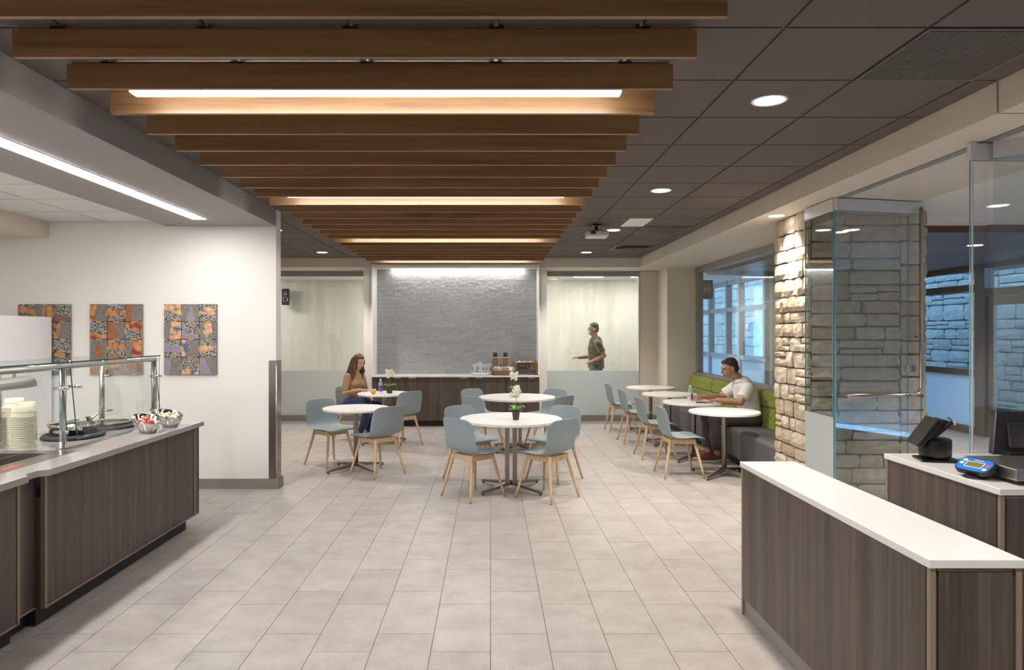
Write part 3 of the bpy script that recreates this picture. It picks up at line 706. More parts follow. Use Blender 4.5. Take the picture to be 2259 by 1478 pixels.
# ---------------------------------------------------------------- orchids
M['petal'] = plain('white_petal', (.86, .84, .78), .5, var=.03)
M['pollen'] = plain('yellow_pollen', (.75, .55, .12), .6)
M['leaf'] = plain('green_leaf', (.10, .30, .045), .35, var=.25, scale=20)
M['stem'] = plain('brown_stem', (.30, .22, .08), .6)
M['pot'] = plain('charcoal_pot', (.045, .042, .042), .55)
b = MB()
for k in range(5):
    a = 2*math.pi*k/5+.3; rot = Matrix.Rotation(a, 3, 'Y')
    c = rot @ Vector((0, 0, .013))
    b.ball(c, (.009, .003, .013), 8, 5, rot=rot)
FLOW = b.mesh('flower', M['petal'], True)
CEN = MB().ball((0, -.004, -.001), (.004, .005, .005), 7, 5).mesh('flower_centre', M['pollen'], True)
def orchid(x, y, z, label, seed, lean, square=False):
    r_ = random.Random(seed); o = thing('potted_orchid', label, 'plant', (x, y, z), r_.uniform(0, 6) if not square else .2, 'potted orchids on the tables')
    n = 4 if square else 20; k = 1.3 if square else 1
    MB().lathe([(.029*k, 0), (.041*k, .082), (.041*k, .088), (.036*k, .088), (.034*k, .078)], n).build('pot', M['pot'], o)
    for i in range(5):
        a = i*1.35+r_.uniform(-.3, .3); L = r_.uniform(.085, .12); up = r_.uniform(.03, .075)
        lf = MB(); m = 6
        for q in range(m+1):
            s = q/m; w_ = .024*math.sin(math.pi*(.12+.85*s))**.8; px = L*s; pz = .08+up*math.sin(s*2.2)
            lf.v += [(px, -w_, pz+.008), (px, 0, pz-.002), (px, w_, pz+.008)]
        for q in range(m):
            for c in range(2): A = q*3+c; lf.f.append([A, A+1, A+4, A+3]); lf.m.append(0)
        l_ = lf.build('leaf', M['leaf'], o, rz=a, smooth=True); sd = l_.modifiers.new('thick', 'SOLIDIFY'); sd.thickness = .003
    pts = [(0, 0, .08), (.004, .002, .15), (.002*lean, .0, .23), (-.012*lean, .004, .29), (-.04*lean, .0, .325)]
    MB().tube(pts, [.003, .0028, .0025, .002, .0015], 6).build('stem', M['stem'], o, smooth=True)
    cz = [(-.045, .31), (-.02, .345), (.012, .33), (-.005, .29), (.03, .30), (.035, .345), (-.035, .275), (.018, .265)]
    for i, (fx, fz) in enumerate(cz):
        f = place(FLOW, 'flower', o, (fx*1.15*lean, r_.uniform(-.025, .02), fz-.015), (r_.uniform(-.4, .4), r_.uniform(-1, 1), r_.uniform(-.8, .8)-o.rotation_euler.z), (1.25,)*3)
        place(CEN, 'flower_centre', f)
    return o
orchid(.262, 7.10, .74, 'white orchid in a charcoal pot on the table farther from the credenza', 1, 1)
orchid(.325, 9.62, .74, 'white orchid in a charcoal pot on the table next to the credenza', 2, 1)
orchid(-1.49, 10.20, .74, 'white orchid in a square charcoal pot on the small table with the woman', 3, -1, True)

# ---------------------------------------------------------------- bottles, fruit, small table things
M['bottle'] = glass('clear_bottle', (.95, .97, .98), .06)
_t = M['bottle'].node_tree; _o = _t.nodes['Material Output']; _s = _o.inputs['Surface'].links[0].from_socket
_d = _t.nodes.new('ShaderNodeBsdfDiffuse'); _d.inputs[0].default_value = (.85, .87, .92, 1); _m = _t.nodes.new('ShaderNodeMixShader'); _m.inputs[0].default_value = .22
_t.links.new(_s, _m.inputs[1]); _t.links.new(_d.outputs[0], _m.inputs[2]); _t.links.new(_m.outputs[0], _o.inputs['Surface'])
M['cap'] = plain('white_cap', (.82, .82, .83), .4, var=.01)
t = NT('blue_print_label'); v = t.coord((30, 30, 22)); nz = t.noise(v, 1.0, 2)
t.col(t.ramp(nz.outputs['Fac'], [(.40, (.62, .10, .16)), (.46, (.05, .05, .55)), (.60, (.03, .04, .42)), (.66, (.65, .70, .85))])).set(.4); M['label'] = t.mat
def bottle(x, y, z, label, rz=0):
    o = thing('water_bottle', label, 'bottle', (x, y, z), rz)
    MB().lathe([(.026, 0), (.031, .006), (.031, .10), (.029, .112), (.031, .125), (.030, .15), (.020, .178), (.0135, .188), (.0135, .20)], 20).build('bottle_body', M['bottle'], o, smooth=True)
    MB().lathe([(.0155, .196), (.0155, .217), (.013, .219)], 16).build('cap', M['cap'], o, smooth=True)
    b = MB(); n = 10
    for i in range(n+1):
        a = -2.6+2.0*i/n; b.v += [(.0317*math.cos(a), .0317*math.sin(a), .035), (.0317*math.cos(a), .0317*math.sin(a), .118)]
    for i in range(n): b.f.append([2*i, 2*i+2, 2*i+3, 2*i+1]); b.m.append(0)
    b.build('printed_label', M['label'], o, smooth=True)
bottle(-1.61, 10.12, .74, 'clear water bottle with blue label on the small table with the woman', .3)
bottle(2.565, 8.86, .74, 'clear water bottle with blue label beside the seated man', .9)
o = thing('orange', 'bright orange fruit on the small table with the woman', 'fruit', (-1.70, 10.02, .74))
MB().ball((0, 0, .037), (.038, .038, .037), 16, 10).build('peel', plain('orange_peel', (.80, .36, .01), .45, bump=.3, scale=120), o, smooth=True)
MB().lathe([(.004, .072), (.003, .077)], 6).build('stem_end', M['leaf'], o)
o = thing('paper_cup', 'small white cup behind the orange fruit', 'cup', (-1.72, 10.17, .74))
MB().lathe([(.027, 0), (.036, .06), (.0375, .062), (.035, .062), (.0265, .004)], 20).build('cup_body', M['cap'], o, smooth=True)
MB().lathe([(.0335, .048), (.0335, .050)], 20).build('drink', plain('tea', (.30, .12, .05), .2), o)
o = thing('sandwich_box', 'small open tan cardboard box by the hands of the seated man', 'box', (2.70, 9.14, .74), .25)
b = MB(); b.box(-.085, .085, -.05, .05, 0, .004); b.box(-.085, .085, -.05, -.046, 0, .05); b.box(-.085, .085, .046, .05, 0, .05); b.box(-.085, -.081, -.05, .05, 0, .05); b.box(.081, .085, -.05, .05, 0, .05)
b.build('tray', plain('tan_card', (.66, .48, .26), .7), o)
MB().bar((-.085, .05, .05), (.085, .05, .05), .004, .03).build('flap', plain('tan_card_inner', (.72, .58, .38), .7), o)
o = one(MB().box(-.04, .04, -.075, .075, 0, .009), 'smartphone', M['black'], 'black phone lying under the fingers of the seated man', 'phone', (2.70, 8.80, .74), 1.2, bevel=.004)

# ================================================================ BANQUETTE
t = NT('green_pattern_fabric'); v = t.geo((1, 1, 1)); n1 = t.noise(t.geo((30, 30, 24)), 1.0, 6, .75); n2 = t.noise(v, 5, 3)
c1 = t.ramp(n1.outputs['Fac'], [(.36, (.05, .06, .015)), (.43, (.17, .20, .012)), (.54, (.27, .30, .018)), (.70, (.37, .39, .035))])
t.col(c1).set(.8, sheen=.2); t.bump(n1.outputs['Fac'], .2, .003); M['green'] = t.mat
M['vinyl'] = plain('charcoal_vinyl', (.125, .120, .124), .40, var=.08, scale=5)
ys = [7.10, 8.34, 9.58, 10.82, 12.05]
lbs = ['banquette seat unit with green back beside the stone pillar', 'banquette seat unit with green back that the man sits on',
       'empty banquette seat unit with green back just behind the man', 'banquette seat unit with green back in the back corner']
for i in range(4):
    y0, y1 = ys[i]+.004, ys[i+1]-.004; L = y1-y0
    o = thing('banquette', lbs[i], 'banquette', (3.3, y0, 0), 0, 'banquette units below the window')
    xf = -.30+(0 if i % 2 else -.03)
    MB().box(-.24, .22, .03, L-.03, 0, .09).build('plinth', M['black_soft'], o)
    MB().box(xf, .26, 0, L, .09, .455).build('seat', M['vinyl'], o, bevel=.045, seg=4)
    b = MB(); b.hexa([(.13, 0, .44), (.27, 0, .44), (.27, L, .44), (.13, L, .44), (.165, 0, .70), (.27, 0, .70), (.27, L, .70), (.165, L, .70)]); b.build('lower_back_cushion', M['green'], o, bevel=.025, seg=3)
    b = MB(); b.hexa([(.150, 0, .70), (.27, 0, .70), (.27, L, .70), (.150, L, .70), (.165, 0, .905), (.26, 0, .905), (.26, L, .905), (.165, L, .905)]); b.build('upper_back_cushion', M['green'], o, bevel=.04, seg=4)
    MB().tube([(xf+.004, .012, .11), (xf+.004, .012, .40)], .004, 6).build('piping', M['vinyl'], o)

# ================================================================ CREDENZA IN THE NICHE
cw = (0.85+2.063)/5
for i in range(5):
    x0 = -2.063+cw*i
    o = thing('base_cabinet', ['walnut credenza cabinet nearest the seated woman', 'walnut credenza cabinet second from the woman', 'walnut credenza cabinet in the middle of the niche',
              'walnut credenza cabinet below the plate of wrapped treats', 'walnut credenza cabinet below the chalkboard crate'][i], 'cabinet', (x0, 12.0, 0), 0, 'credenza cabinets')
    MB().box(.002, cw-.002, .02, .43, .10, .858).build('carcass', M['laminate'], o)
    MB().box(.0, cw, .08, .43, 0, .10).build('toe_kick', M['black_soft'], o)
    d_ = MB().box(.004, cw-.004, 0, .02, .105, .850).build('door', M['laminate'], o)
    s_ = cw-.20 if i % 2 == 0 else .06
    MB().box(s_, s_+.12, -.004, .004, .838, .856).build('pull_tab', M['steel'], d_)
one(MB().box(-2.063, .85, 11.965, 12.435, .86, .89), 'credenza_top', M['quartz_white'], 'white quartz worktop along the credenza', 'worktop', bevel=.003)
# things on the credenza
ZC = .89
o = thing('serving_plate', 'white oval plate of treats wrapped in clear bags on the credenza', 'plate', (-.16, 12.16, ZC))
MB().lathe([(.12, 0), (.17, .012), (.185, .038), (.178, .040), (.16, .018), (.11, .012)], 28, sx=1, sy=.7).build('plate', M['cap'], o, smooth=True)
M['cello'] = frosted('cellophane', (.92, .91, .90)); M['cookie'] = plain('brown_cookie', (.22, .11, .06), .8, var=.2)
r_ = random.Random(4)
for k, (dx, dy, ht) in enumerate(((-.115, 0, .19), (-.035, .05, .23), (.0, -.05, .20), (.065, .03, .19), (.125, -.02, .20))):
    bg_ = thing('treat_bag', 'brown treat in a gathered clear bag on the oval plate, ' + ('farthest from dispensers', 'tallest twist', 'front rim', 'back rim', 'nearest dispensers')[k], 'treat bag', (-.16+dx, 12.16+dy, ZC+.018), r_.uniform(0, 3), 'wrapped treats on the plate')
    MB().lathe([(.026, .002), (.036, .012), (.032, .028), (.018, .036)], 12).build('treat', M['cookie'], bg_, smooth=True)
    mb = MB(); n = 14; prof = [(.040, 0), (.043, .02), (.026, .055), (.012, .085), (.024, .115), (.036, ht-.05), (.042, ht-.02)]
    for q, (rr_, zz) in enumerate(prof):
        for j in range(n):
            a = 2*math.pi*j/n; k_ = rr_*(1+(.22 if j % 2 else -.22)*(q/6)); mb.v.append((k_*math.cos(a), k_*math.sin(a), zz+(r_.uniform(-.012, .012) if q > 4 else 0)))
    for q in range(len(prof)-1):
        for j in range(n): A, B = q*n+j, q*n+(j+1) % n; mb.f.append([A, B, B+n, A+n]); mb.m.append(0)
    mb.build('clear_bag', M['bottle'], bg_)
M['crate'] = woodgrain('brown_crate_wood', [(.15, .07, .03), (.22, .11, .05), (.30, .16, .08)], 2, .6, 'X')
M['crate_light'] = woodgrain('tan_crate_wood', [(.30, .19, .11), (.38, .25, .15), (.46, .32, .20)], 2, .6, 'Z')
for k, x in enumerate((.085, .265)):
    o = thing('drink_dispenser', ['slatted wood drink dispenser next to the plate of treats', 'slatted wood drink dispenser next to the chalkboard crate'][k], 'dispenser', (x, 12.27, ZC))
    b = MB()
    for sx in (-1, 1):
        for sy in (-1, 1): b.box(sx*.062-.012, sx*.062+.012, sy*.062-.012, sy*.062+.012, 0, .30)
    b.build('corner_posts', M['crate_light'], o)
    me = MB().box(-.055, .055, -.066, -.056, -.009, .009).mesh('slat', M['crate_light'])
    for i in range(9): place(me, 'slat', o, (0, 0, .04+i*.03))
    MB().box(-.052, .052, -.05, .052, .01, .295).build('inner_jug', M['black_soft'], o)
    MB().box(-.07, .07, -.07, .07, .298, .312).build('shoulder', M['alu_white'], o, bevel=.004)
    MB().lathe([(.05, .312), (.036, .345), (.036, .385), (.030, .39)], 18).build('lid', M['black'], o, smooth=True)
    MB().tube([(.03, -.07, .07), (.03, -.105, .065), (.03, -.11, .045)], .008, 8).build('tap', M['black'], o)
o = thing('packet_crate', 'low brown wood crate of white paper packets on the credenza', 'crate', (.235, 12.055, ZC))
b = MB(); b.box(-.20, .20, -.085, -.075, 0, .085); b.box(-.20, .20, .075, .085, 0, .085); b.box(-.20, -.19, -.085, .085, 0, .085); b.box(.19, .20, -.085, .085, 0, .085); b.box(-.20, .20, -.085, .085, 0, .008); b.build('crate_box', M['crate'], o)
for k in range(16):
    p = one(MB().box(-.032, .032, -.002, .002, -.045, .045), 'paper_packet', M['cap'], 'white paper packet standing in the low brown wood crate', 'packet', (.235-.155+.0205*k, 12.055+r_.uniform(-.035, .035), ZC+.095+r_.uniform(0, .012)), r_.uniform(-.7, .7), 'packets in the low crate')
    p.rotation_euler = (r_.uniform(-.5, .5), r_.uniform(-.3, .3), r_.uniform(-.8, .8))
o = thing('display_crate', 'wooden crate on legs with a small chalkboard on the credenza', 'crate', (.61, 12.24, ZC))
b = MB()
for z_ in (.112, .158, .204): b.box(-.21, .21, -.10, -.09, z_-.02, z_+.02); b.box(-.21, .21, .09, .10, z_-.02, z_+.02); b.box(-.21, -.20, -.09, .09, z_-.02, z_+.02); b.box(.20, .21, -.09, .09, z_-.02, z_+.02)
b.box(-.20, .20, -.09, .09, .09, .10); b.build('crate_box', M['crate'], o)
for sx in (-1, 1):
    for sy in (-1, 1): MB().box(sx*.19-.014, sx*.19+.014, sy*.085-.014, sy*.085+.014, 0, .225).build('leg', M['crate'], o)
cb = MB().box(-.135, .075, -.108, -.101, .10, .205).build('chalkboard', M['black_soft'], o)
b = MB(); r2 = random.Random(9)
for ln, (zz, xa, xb) in enumerate(((.165, -.115, .0), (.165, .012, .05), (.135, .02, .055))):
    pts = []; n = int((xb-xa)/.006)
    for i in range(n): pts.append((xa+(xb-xa)*i/(n-1), -.1095, zz+r2.uniform(-.012, .012)))
    b.tube(pts, .0017, 4)
b.build('chalk_writing', plain('pink_chalk', (.72, .55, .60), .9), cb)
for k in range(7):
    one(MB().ball((0, 0, .022), (.045, .03, .022), 10, 6), 'wrapped_roll', plain('waxed_wrap', (.78, .70, .58), .5) if k == 0 else bpy.data.materials['waxed_wrap'], 'pale wrapped roll heaped in the chalkboard crate', 'roll', (.61-.15+.05*k, 12.24+r_.uniform(-.04, .03), ZC+.187+.014*(k % 2)), r_.uniform(0, 3), 'rolls in the chalkboard crate', smooth=True)

# ================================================================ LEFT SERVING COUNTER
XP, XE, YE, HT = -2.49, -2.447, 5.9, .88
def serve_cab(y0, y1, doors, label, xp, endpost=False):
    o = thing('serving_cabinet', label, 'cabinet', (xp, y0, 0), 0, 'serving counter cabinets'); L = y1-y0
    MB().box(-1.15, -.016, .0, L, .10, .72).build('carcass', M['laminate'], o)
    MB().box(-1.10, -.05, .0, L-(.14 if endpost else 0), 0, .10).build('toe_kick', M['black_soft'], o)
    for a, c in doors: MB().box(-.016, 0, a-y0+.0015, c-y0-.0015, .112, .845).build('door', M['laminate'], o)
    MB().box(-.02, .002, 0, L, .098, .110).build('bottom_edge', M['edge_tan'], o)
    return o
o = serve_cab(3.855, YE, [(3.875, 4.505), (4.505, 5.156), (5.156, 5.80), (5.815, 5.9)], 'walnut serving cabinet with three wide panels at the end of the counter', XP, True)
for y in (3.862, 5.807): MB().box(-.02, .006, y-3.855-.008, y-3.855+.008, .10, .845).build('corner_strip', M['edge_tan'], o)
MB().box(-1.15, 0, YE-3.855-.012, YE-3.855, .10, .845).build('end_panel', M['laminate'], o)
o = serve_cab(3.655, 3.853, [(3.655, 3.853)], 'narrow recessed walnut panel between the two serving cabinets', XP-.05)
o = serve_cab(1.3, 3.652, [(1.3, 2.2), (2.2, 3.0), (3.0, 3.63)], 'walnut serving cabinet below the hot wells', XP)
MB().box(-.02, .006, 2.330, 2.346, .10, .845).build('corner_strip', M['edge_tan'], o)
HX0, HX1, HY0, HY1 = -3.22, -2.78, 2.55, 4.33
b = MB(); z0, z1 = HT-.035, HT
b.prism([(HX1, 1.3), (XE, 1.3), (XE, 3.66), (-2.492, 3.70), (-2.492, 3.80), (XE, 3.838), (XE, 4.4), (HX1, 4.4)], z0, z1)
b.box(-3.72, HX1, HY1, 4.4, z0, z1); b.box(-3.72, XE, 4.4, YE, z0, z1); b.box(-3.72, HX0, 1.3, HY1, z0, z1); b.box(HX0, HX1, 1.3, HY0, z0, z1)
wt = one(b, 'serving_worktop', M['quartz_grey'], 'polished grey quartz worktop of the serving counter', 'worktop')
o = thing('hot_well', 'stainless steel hot well sunk in the grey worktop', 'hot well', (0, 0, HT))
b = MB(); b.box(-3.27, -2.64, 2.5, HY0, .0, .003); b.box(-3.27, -2.64, HY1, 4.44, 0, .003); b.box(-3.27, HX0, HY0, HY1, 0, .003); b.box(HX1, -2.64, HY0, HY1, 0, .003); b.build('rim_plate', M['steel'], o)
b = MB(); b.box(HX0, HX1, HY0, HY1, -.13, -.125); b.box(HX0, HX0+.003, HY0, HY1, -.13, 0); b.box(HX1-.003, HX1, HY0, HY1, -.13, 0); b.box(HX0, HX1, HY0, HY0+.003, -.13, 0); b.box(HX0, HX1, HY1-.003, HY1, -.13, 0); b.build('pan', M['steel_dark'], o)
for y in (3.1, 3.72): MB().box(HX0, HX1, y-.012, y+.012, -.012, .004).build('divider_bar', M['steel'], o)
MB().box(-2.70, -2.675, 3.80, 3.95, .0032, .0045).build('red_marker', plain('red_mark', (.7, .08, .05), .5), o)
# food bar pieces
def soup_well(x, y, label, pan):
    o = thing('food_warmer', label, 'food warmer', (x, y, HT))
    MB().lathe([(.225, 0), (.232, .012), (.218, .03), (.19, .032), (.185, .02)], 36, sx=.85, sy=1.0).build('black_base', M['black_soft'], o, smooth=True)
    if pan:
        p_ = MB().lathe([(.15, .025), (.158, .085), (.168, .092), (.168, .097), (.150, .096), (.142, .04)], 32, sx=.95, sy=1.05).build('steel_pan', M['chrome'], o, smooth=True)
        b = MB(); b.tube([(.03, .15, .10), (.045, .20, .135), (.06, .235, .16)], .009, 8); b.build('lid_handle', M['chrome'], p_, smooth=True)
        MB().lathe([(.012, .1), (.010, .12), (.018, .125), (.018, .132)], 12, (.03, .13, 0)).build('knob', M['black'], p_, smooth=True)
        b = MB(); b.hexa([(-.13, -.10, .1), (.02, -.12, .1), (.02, .02, .1), (-.13, .02, .1), (-.13, -.10, .104), (.02, -.14, .13), (.02, .04, .13), (-.13, .02, .104)]); b.build('half_lid', M['chrome'], p_)
        MB().lathe([(.135, .06), (.135, .064)], 28).build('soup', plain('dark_soup', (.10, .04, .03), .25), p_)
    else:
        MB().lathe([(.17, .028), (.19, .042), (.195, .044), (.165, .036)], 36, sx=.85, sy=1.0).build('steel_rim', M['chrome'], o, smooth=True)
        MB().lathe([(.165, .030), (.165, .034)], 30, sx=.85).build('soup', plain('black_well', (.02, .02, .02), .2), o)
soup_well(-3.03, 5.02, 'black oval warmer with a steel pan and open lid on the serving counter', True)
soup_well(-3.06, 5.53, 'black oval warmer without a lid behind the steel salad bowls', False)
def salad(x, y, label, food, tilt):
    o = thing('salad_bowl', label, 'bowl', (x, y, HT), tilt)
    b = MB(); n = 36; prof = []
    for i in range(13):
        s = i/12; prof.append((.050+.058*math.sin(s*1.35)**.9+.0022*math.sin(i*2.1)*(1 if 2 < i < 10 else 0), .118*s))
    prof += [(.104, .118), (.098, .108), (.085, .06), (.05, .03)]
    for r0, z0 in prof:
        for j in range(n):
            a = 2*math.pi*j/n; k_ = 1+.28*math.cos(a)*(z0/.118)
            b.v.append((r0*math.cos(a)+.02*(z0/.118), r0*math.sin(a), z0*k_*.92))
    for i in range(len(prof)-1):
        for j in range(n): A, B = i*n+j, i*n+(j+1) % n; b.f.append([A, B, B+n, A+n]); b.m.append(0)
    b.f.append(list(range(n))[::-1]); b.m.append(0); b.f.append([(len(prof)-1)*n+j for j in range(n)]); b.m.append(0)
    b.build('steel_bowl', M['chrome'], o, smooth=True)
    b = MB(); r_ = random.Random(int(x*100))
    for k in range(60):
        a, q = r_.uniform(0, 6.28), .075*math.sqrt(r_.random())
        X_, Y_ = q*math.cos(a)+.015, q*math.sin(a); zz = .080+.020*X_/.08+r_.uniform(-.004, .014)
        b.ball((X_, Y_, zz), (r_.uniform(.008, .015), r_.uniform(.008, .013), .008), 6, 4, m=r_.choice((0, 0, 1)))
    tag(b.build('chopped_food', food, o, smooth=True), kind='stuff')
red = plain('red_food', (.55, .015, .02), .35); wh = plain('white_food', (.80, .76, .66), .5); gr = plain('pale_green_food', (.45, .55, .22), .5)
salad(-2.597, 5.24, 'hammered steel bowl of red chopped food at the counter end', [red, wh], 2.6)
salad(-2.578, 5.57, 'hammered steel bowl of pale chopped food at the counter end', [wh, gr], 2.8)
t = NT('paper_bowl'); c_ = t.n('ShaderNodeTexCoord'); sp = t.n('ShaderNodeSeparateXYZ'); t.l(c_.outputs['Object'], sp.inputs[0])
g1 = t.ramp(sp.outputs['Z'], [(0.0, (.62, .57, .46)), (.0285, (.62, .57, .46)), (.0295, (.10, .24, .08)), (.0335, (.10, .24, .08))])
r1 = t.t.nodes[g1.node.name].color_ramp; r1.interpolation = 'CONSTANT'; e = r1.elements.new(.0345); e.color = (.62, .57, .46, 1)
t.col(g1).set(.7); M['paper'] = t.mat
b = MB(); b.lathe([(.0665, .003), (.070, .004), (.0705, .0), (.0672, .0), (.0660, .006), (.0585, .066), (.0570, .0665)], 28)
CUP = b.mesh('paper_bowl', M['paper'], True)
for sx_, sy_, n_, lb in ((-3.09, 4.56, 18, 'stack nearest the sneeze guard post'), (-3.27, 4.86, 18, 'stack next to the steel pan'),
                         (-3.46, 5.02, 19, 'tallest stack'), (-3.30, 4.60, 17, 'shortest stack')):
    for k in range(n_): tag(place(CUP, 'paper_bowl', None, (sx_, sy_, HT+.012*k), (0, 0, k)), 'cream paper bowl, %s from the top, %s' % (ORD[n_-k], lb), 'bowl', 'paper bowls in the '+lb)
# sneeze guard
XG = -2.796
o = thing('sneeze_guard', 'glass sneeze guard on round steel posts over the serving counter', 'sneeze guard', (0, 0, HT))
for x, y, h in ((XG, 4.516, .53), (XG, 5.74, .53), (-3.22, 5.725, .53), (XG, 3.29, .53), (-3.22, 4.516, .53)):
    p_ = MB().tube([(x, y, 0), (x, y, h)], .021, 16).build('post', M['steel'], o, smooth=True)
    MB().lathe([(.036, 0), (.036, .014), (.024, .018), (.024, .045)], 18, (x, y, 0)).build('post_foot', M['steel'], p_, smooth=True)
for x, ya, yb in ((XG, 2.0, 5.76), (-3.22, 2.0, 5.745)): MB().tube([(x, ya, .535), (x, yb, .535)], .017, 12).build('top_rail', M['steel'], o, smooth=True)
for y in (4.516, 5.74): MB().tube([(XG, y, .535), (-3.22, y, .535)], .014, 12).build('cross_rail', M['steel'], o, smooth=True)
def pane(pts8, name, parent, edge='glass_edge', g='glass'):
    b = MB(); b.hexa(pts8)
    ar = []
    for f in b.f:
        p = [Vector(b.v[i]) for i in f]; ar.append((p[1]-p[0]).cross(p[2]-p[1]).length)
    big = sorted(ar)[-2]
    b.m = [0 if a >= big*.999 else 1 for a in ar]
    return b.build(name, [M[g], M[edge]], parent)
def bx8(x0, x1, y0, y1, z0, z1): return [(x0,y0,z0),(x1,y0,z0),(x1,y1,z0),(x0,y1,z0),(x0,y0,z1),(x1,y0,z1),(x1,y1,z1),(x0,y1,z1)]
pane(bx8(-3.26, -2.770, 4.50, 5.80, .560, .569), 'top_pane', o); pane(bx8(-3.26, -2.770, 2.0, 4.49, .560, .569), 'top_pane', o)
for ya, yb in ((4.565, 5.72), (2.2, 4.465)):
    pane([(-2.735, ya, .055), (-2.727, ya, .055), (-2.727, yb, .055), (-2.735, yb, .055), (-2.780, ya, .525), (-2.772, ya, .525), (-2.772, yb, .525), (-2.780, yb, .525)], 'front_pane', o)
pane(bx8(-3.24, -2.77, 5.775, 5.783, .02, .55), 'end_pane', o)
for y in (4.44, 4.59, 5.70):
    for z_ in (.12, .40):
        MB().tube([(XG, 4.516 if y < 5 else 5.74, z_), (XG, y, z_)], .006, 8).build('clamp_arm', M['steel'], o)
        MB().tube([(XG-.01, y, z_), (-2.715, y, z_)], .010, 10).build('clamp', M['chrome'], o, smooth=True)
for z_ in (.11, .40): MB().tube([(-3.22, 5.725, z_), (-3.16, 5.775, z_)], .009, 8).build('clamp', M['chrome'], o, smooth=True)
for y in (2.8, 3.7, 4.6, 5.3):
    MB().tube([(XG, y, .535), (XG, y, .574)], .009, 10).build('pane_button', M['chrome'], o, smooth=True)
o = thing('heat_lamp', 'rounded steel heat lamp housing under the sneeze guard shelf', 'heat lamp', (-2.93, 3.0, HT+.44))
b = MB(); pr = []
for i in range(9): a = math.pi*i/8; pr.append((.055*math.cos(a), .045*math.sin(a)))
pr += [(-.055, -.02), (.055, -.02)]
b.prism_xz(pr[::-1], -1.0, 1.38); b.build('housing', M['steel'], o)
MB().box(-.045, .045, -.98, 1.36, -.024, -.02).build('heater_strip', M['alu_white'], o)
b = MB()
for y in (-.6, 1.25): b.tube([(0, y, .04), (0, y, .09)], .010, 8)
b.build('hanger', M['steel'], o)
# refrigerator
o = thing('refrigerator', 'tall white refrigerator against the white art wall', 'refrigerator', (-5.0, 6.5, 0))
MB().box(-.42, .43, -.25, .70, .04, 1.80).build('cabinet', M['cap'], o, bevel=.008)
d_ = MB().box(-.42, .43, -.31, -.255, .06, 1.80).build('door', M['cap'], o, bevel=.012)
MB().tube([(-.36, -.34, .9), (-.36, -.36, .95), (-.36, -.36, 1.45), (-.36, -.34, 1.5)], .011, 8).build('handle', M['steel'], d_, smooth=True)
MB().box(.10, .44, -.20, -.12, 1.80, 1.815).build('hinge_cover', M['cap'], o)
MB().box(-.40, .41, -.22, .68, 0, .04).build('feet_plinth', M['black_soft'], o)

# ---------------------------------------------------------------- wall art
def art_mat(name, base, kind, c2=None):
    t = NT(name); v = t.coord((1, 1, 1), 'Generated')
    g = t.geo((1, 1, 1))
    if kind == 'speck':
        n = t.noise(g, 105, 1.5, .5); t.col(t.ramp(n.outputs['Fac'], [(.47, (.02, .018, .016)), (.51, (.40, .38, .34))]))
    elif kind == 'fine':
        n = t.noise(g, 190, 1.5, .5); t.col(t.ramp(n.outputs['Fac'], [(.42, (.05, .05, .048)), (.56, (.30, .28, .25))]))
    elif kind == 'cell':
        vo = t.n('ShaderNodeTexVoronoi'); t.l(g, vo.inputs['Vector']); vo.inputs['Scale'].default_value = 16
        t.col(t.ramp(vo.outputs['Distance'], [(.05, tuple(min(1, x*1.15) for x in base)), (.58, tuple(x*.70 for x in base)), (.72, c2)]))
    else:
        n = t.noise(t.geo((18, 18, 160)) if kind == 'h' else t.geo((160, 18, 18)), 1.0, 4, .6); t.col(t.ramp(n.outputs['Fac'], [(.35, c2), (.62, base)]))
    t.set(.45); return t.mat
SPK, FIN = art_mat('art_speckle', None, 'speck'), art_mat('art_fine_speckle', None, 'fine')
pal = [((.52, .26, .11), (.045, .03, .06), (.26, .14, .12), (.10, .055, .05)), ((.60, .26, .10), (.22, .045, .02), (.40, .14, .065), (.24, .07, .03)), ((.72, .40, .22), (.04, .14, .27), (.37, .27, .28), (.15, .17, .30))]
polys = [[(0, .05), (1, .30), (1, .62), (0, .55)], [(.45, 0), (1, 0), (1, 1), (.30, 1)], [(0, .55), (1, .75), (1, 1), (0, 1)], [(.30, 0), (.70, .1), (.75, .6), (.45, 1), (.15, .5)], [(0, .25), (1, .45), (1, .8), (0, .65)],
         [(0, 0), (.42, 0), (.22, 1), (0, 1)], [(0, .2), (.95, .5), (0, .85)], [(0, 0), (.45, 0), (.32, 1), (0, 1)], [(0, .6), (1, .8), (1, 1), (0, 1)], [(0, 0), (.30, 0), (.72, 1), (0, 1)], [(0, 0), (1, 0), (1, .65), (.0, .32)], [(.2, 1), (.55, 0), (.82, 1)]]
kinds = 'cchcvcchchcv'
BR = plain('amber_link', (.55, .28, .05), .4)
tile_b = MB().box(-.0895, .0895, 0, .014, -.0895, .0895)
TS, TF = tile_b.mesh('art_tile', SPK), tile_b.mesh('art_tile', FIN)
lkh, lkv = MB().box(-.03, .03, -.003, .012, -.0055, .0055).mesh('link', BR), MB().box(-.0055, .0055, -.003, .012, -.03, .03).mesh('link', BR)
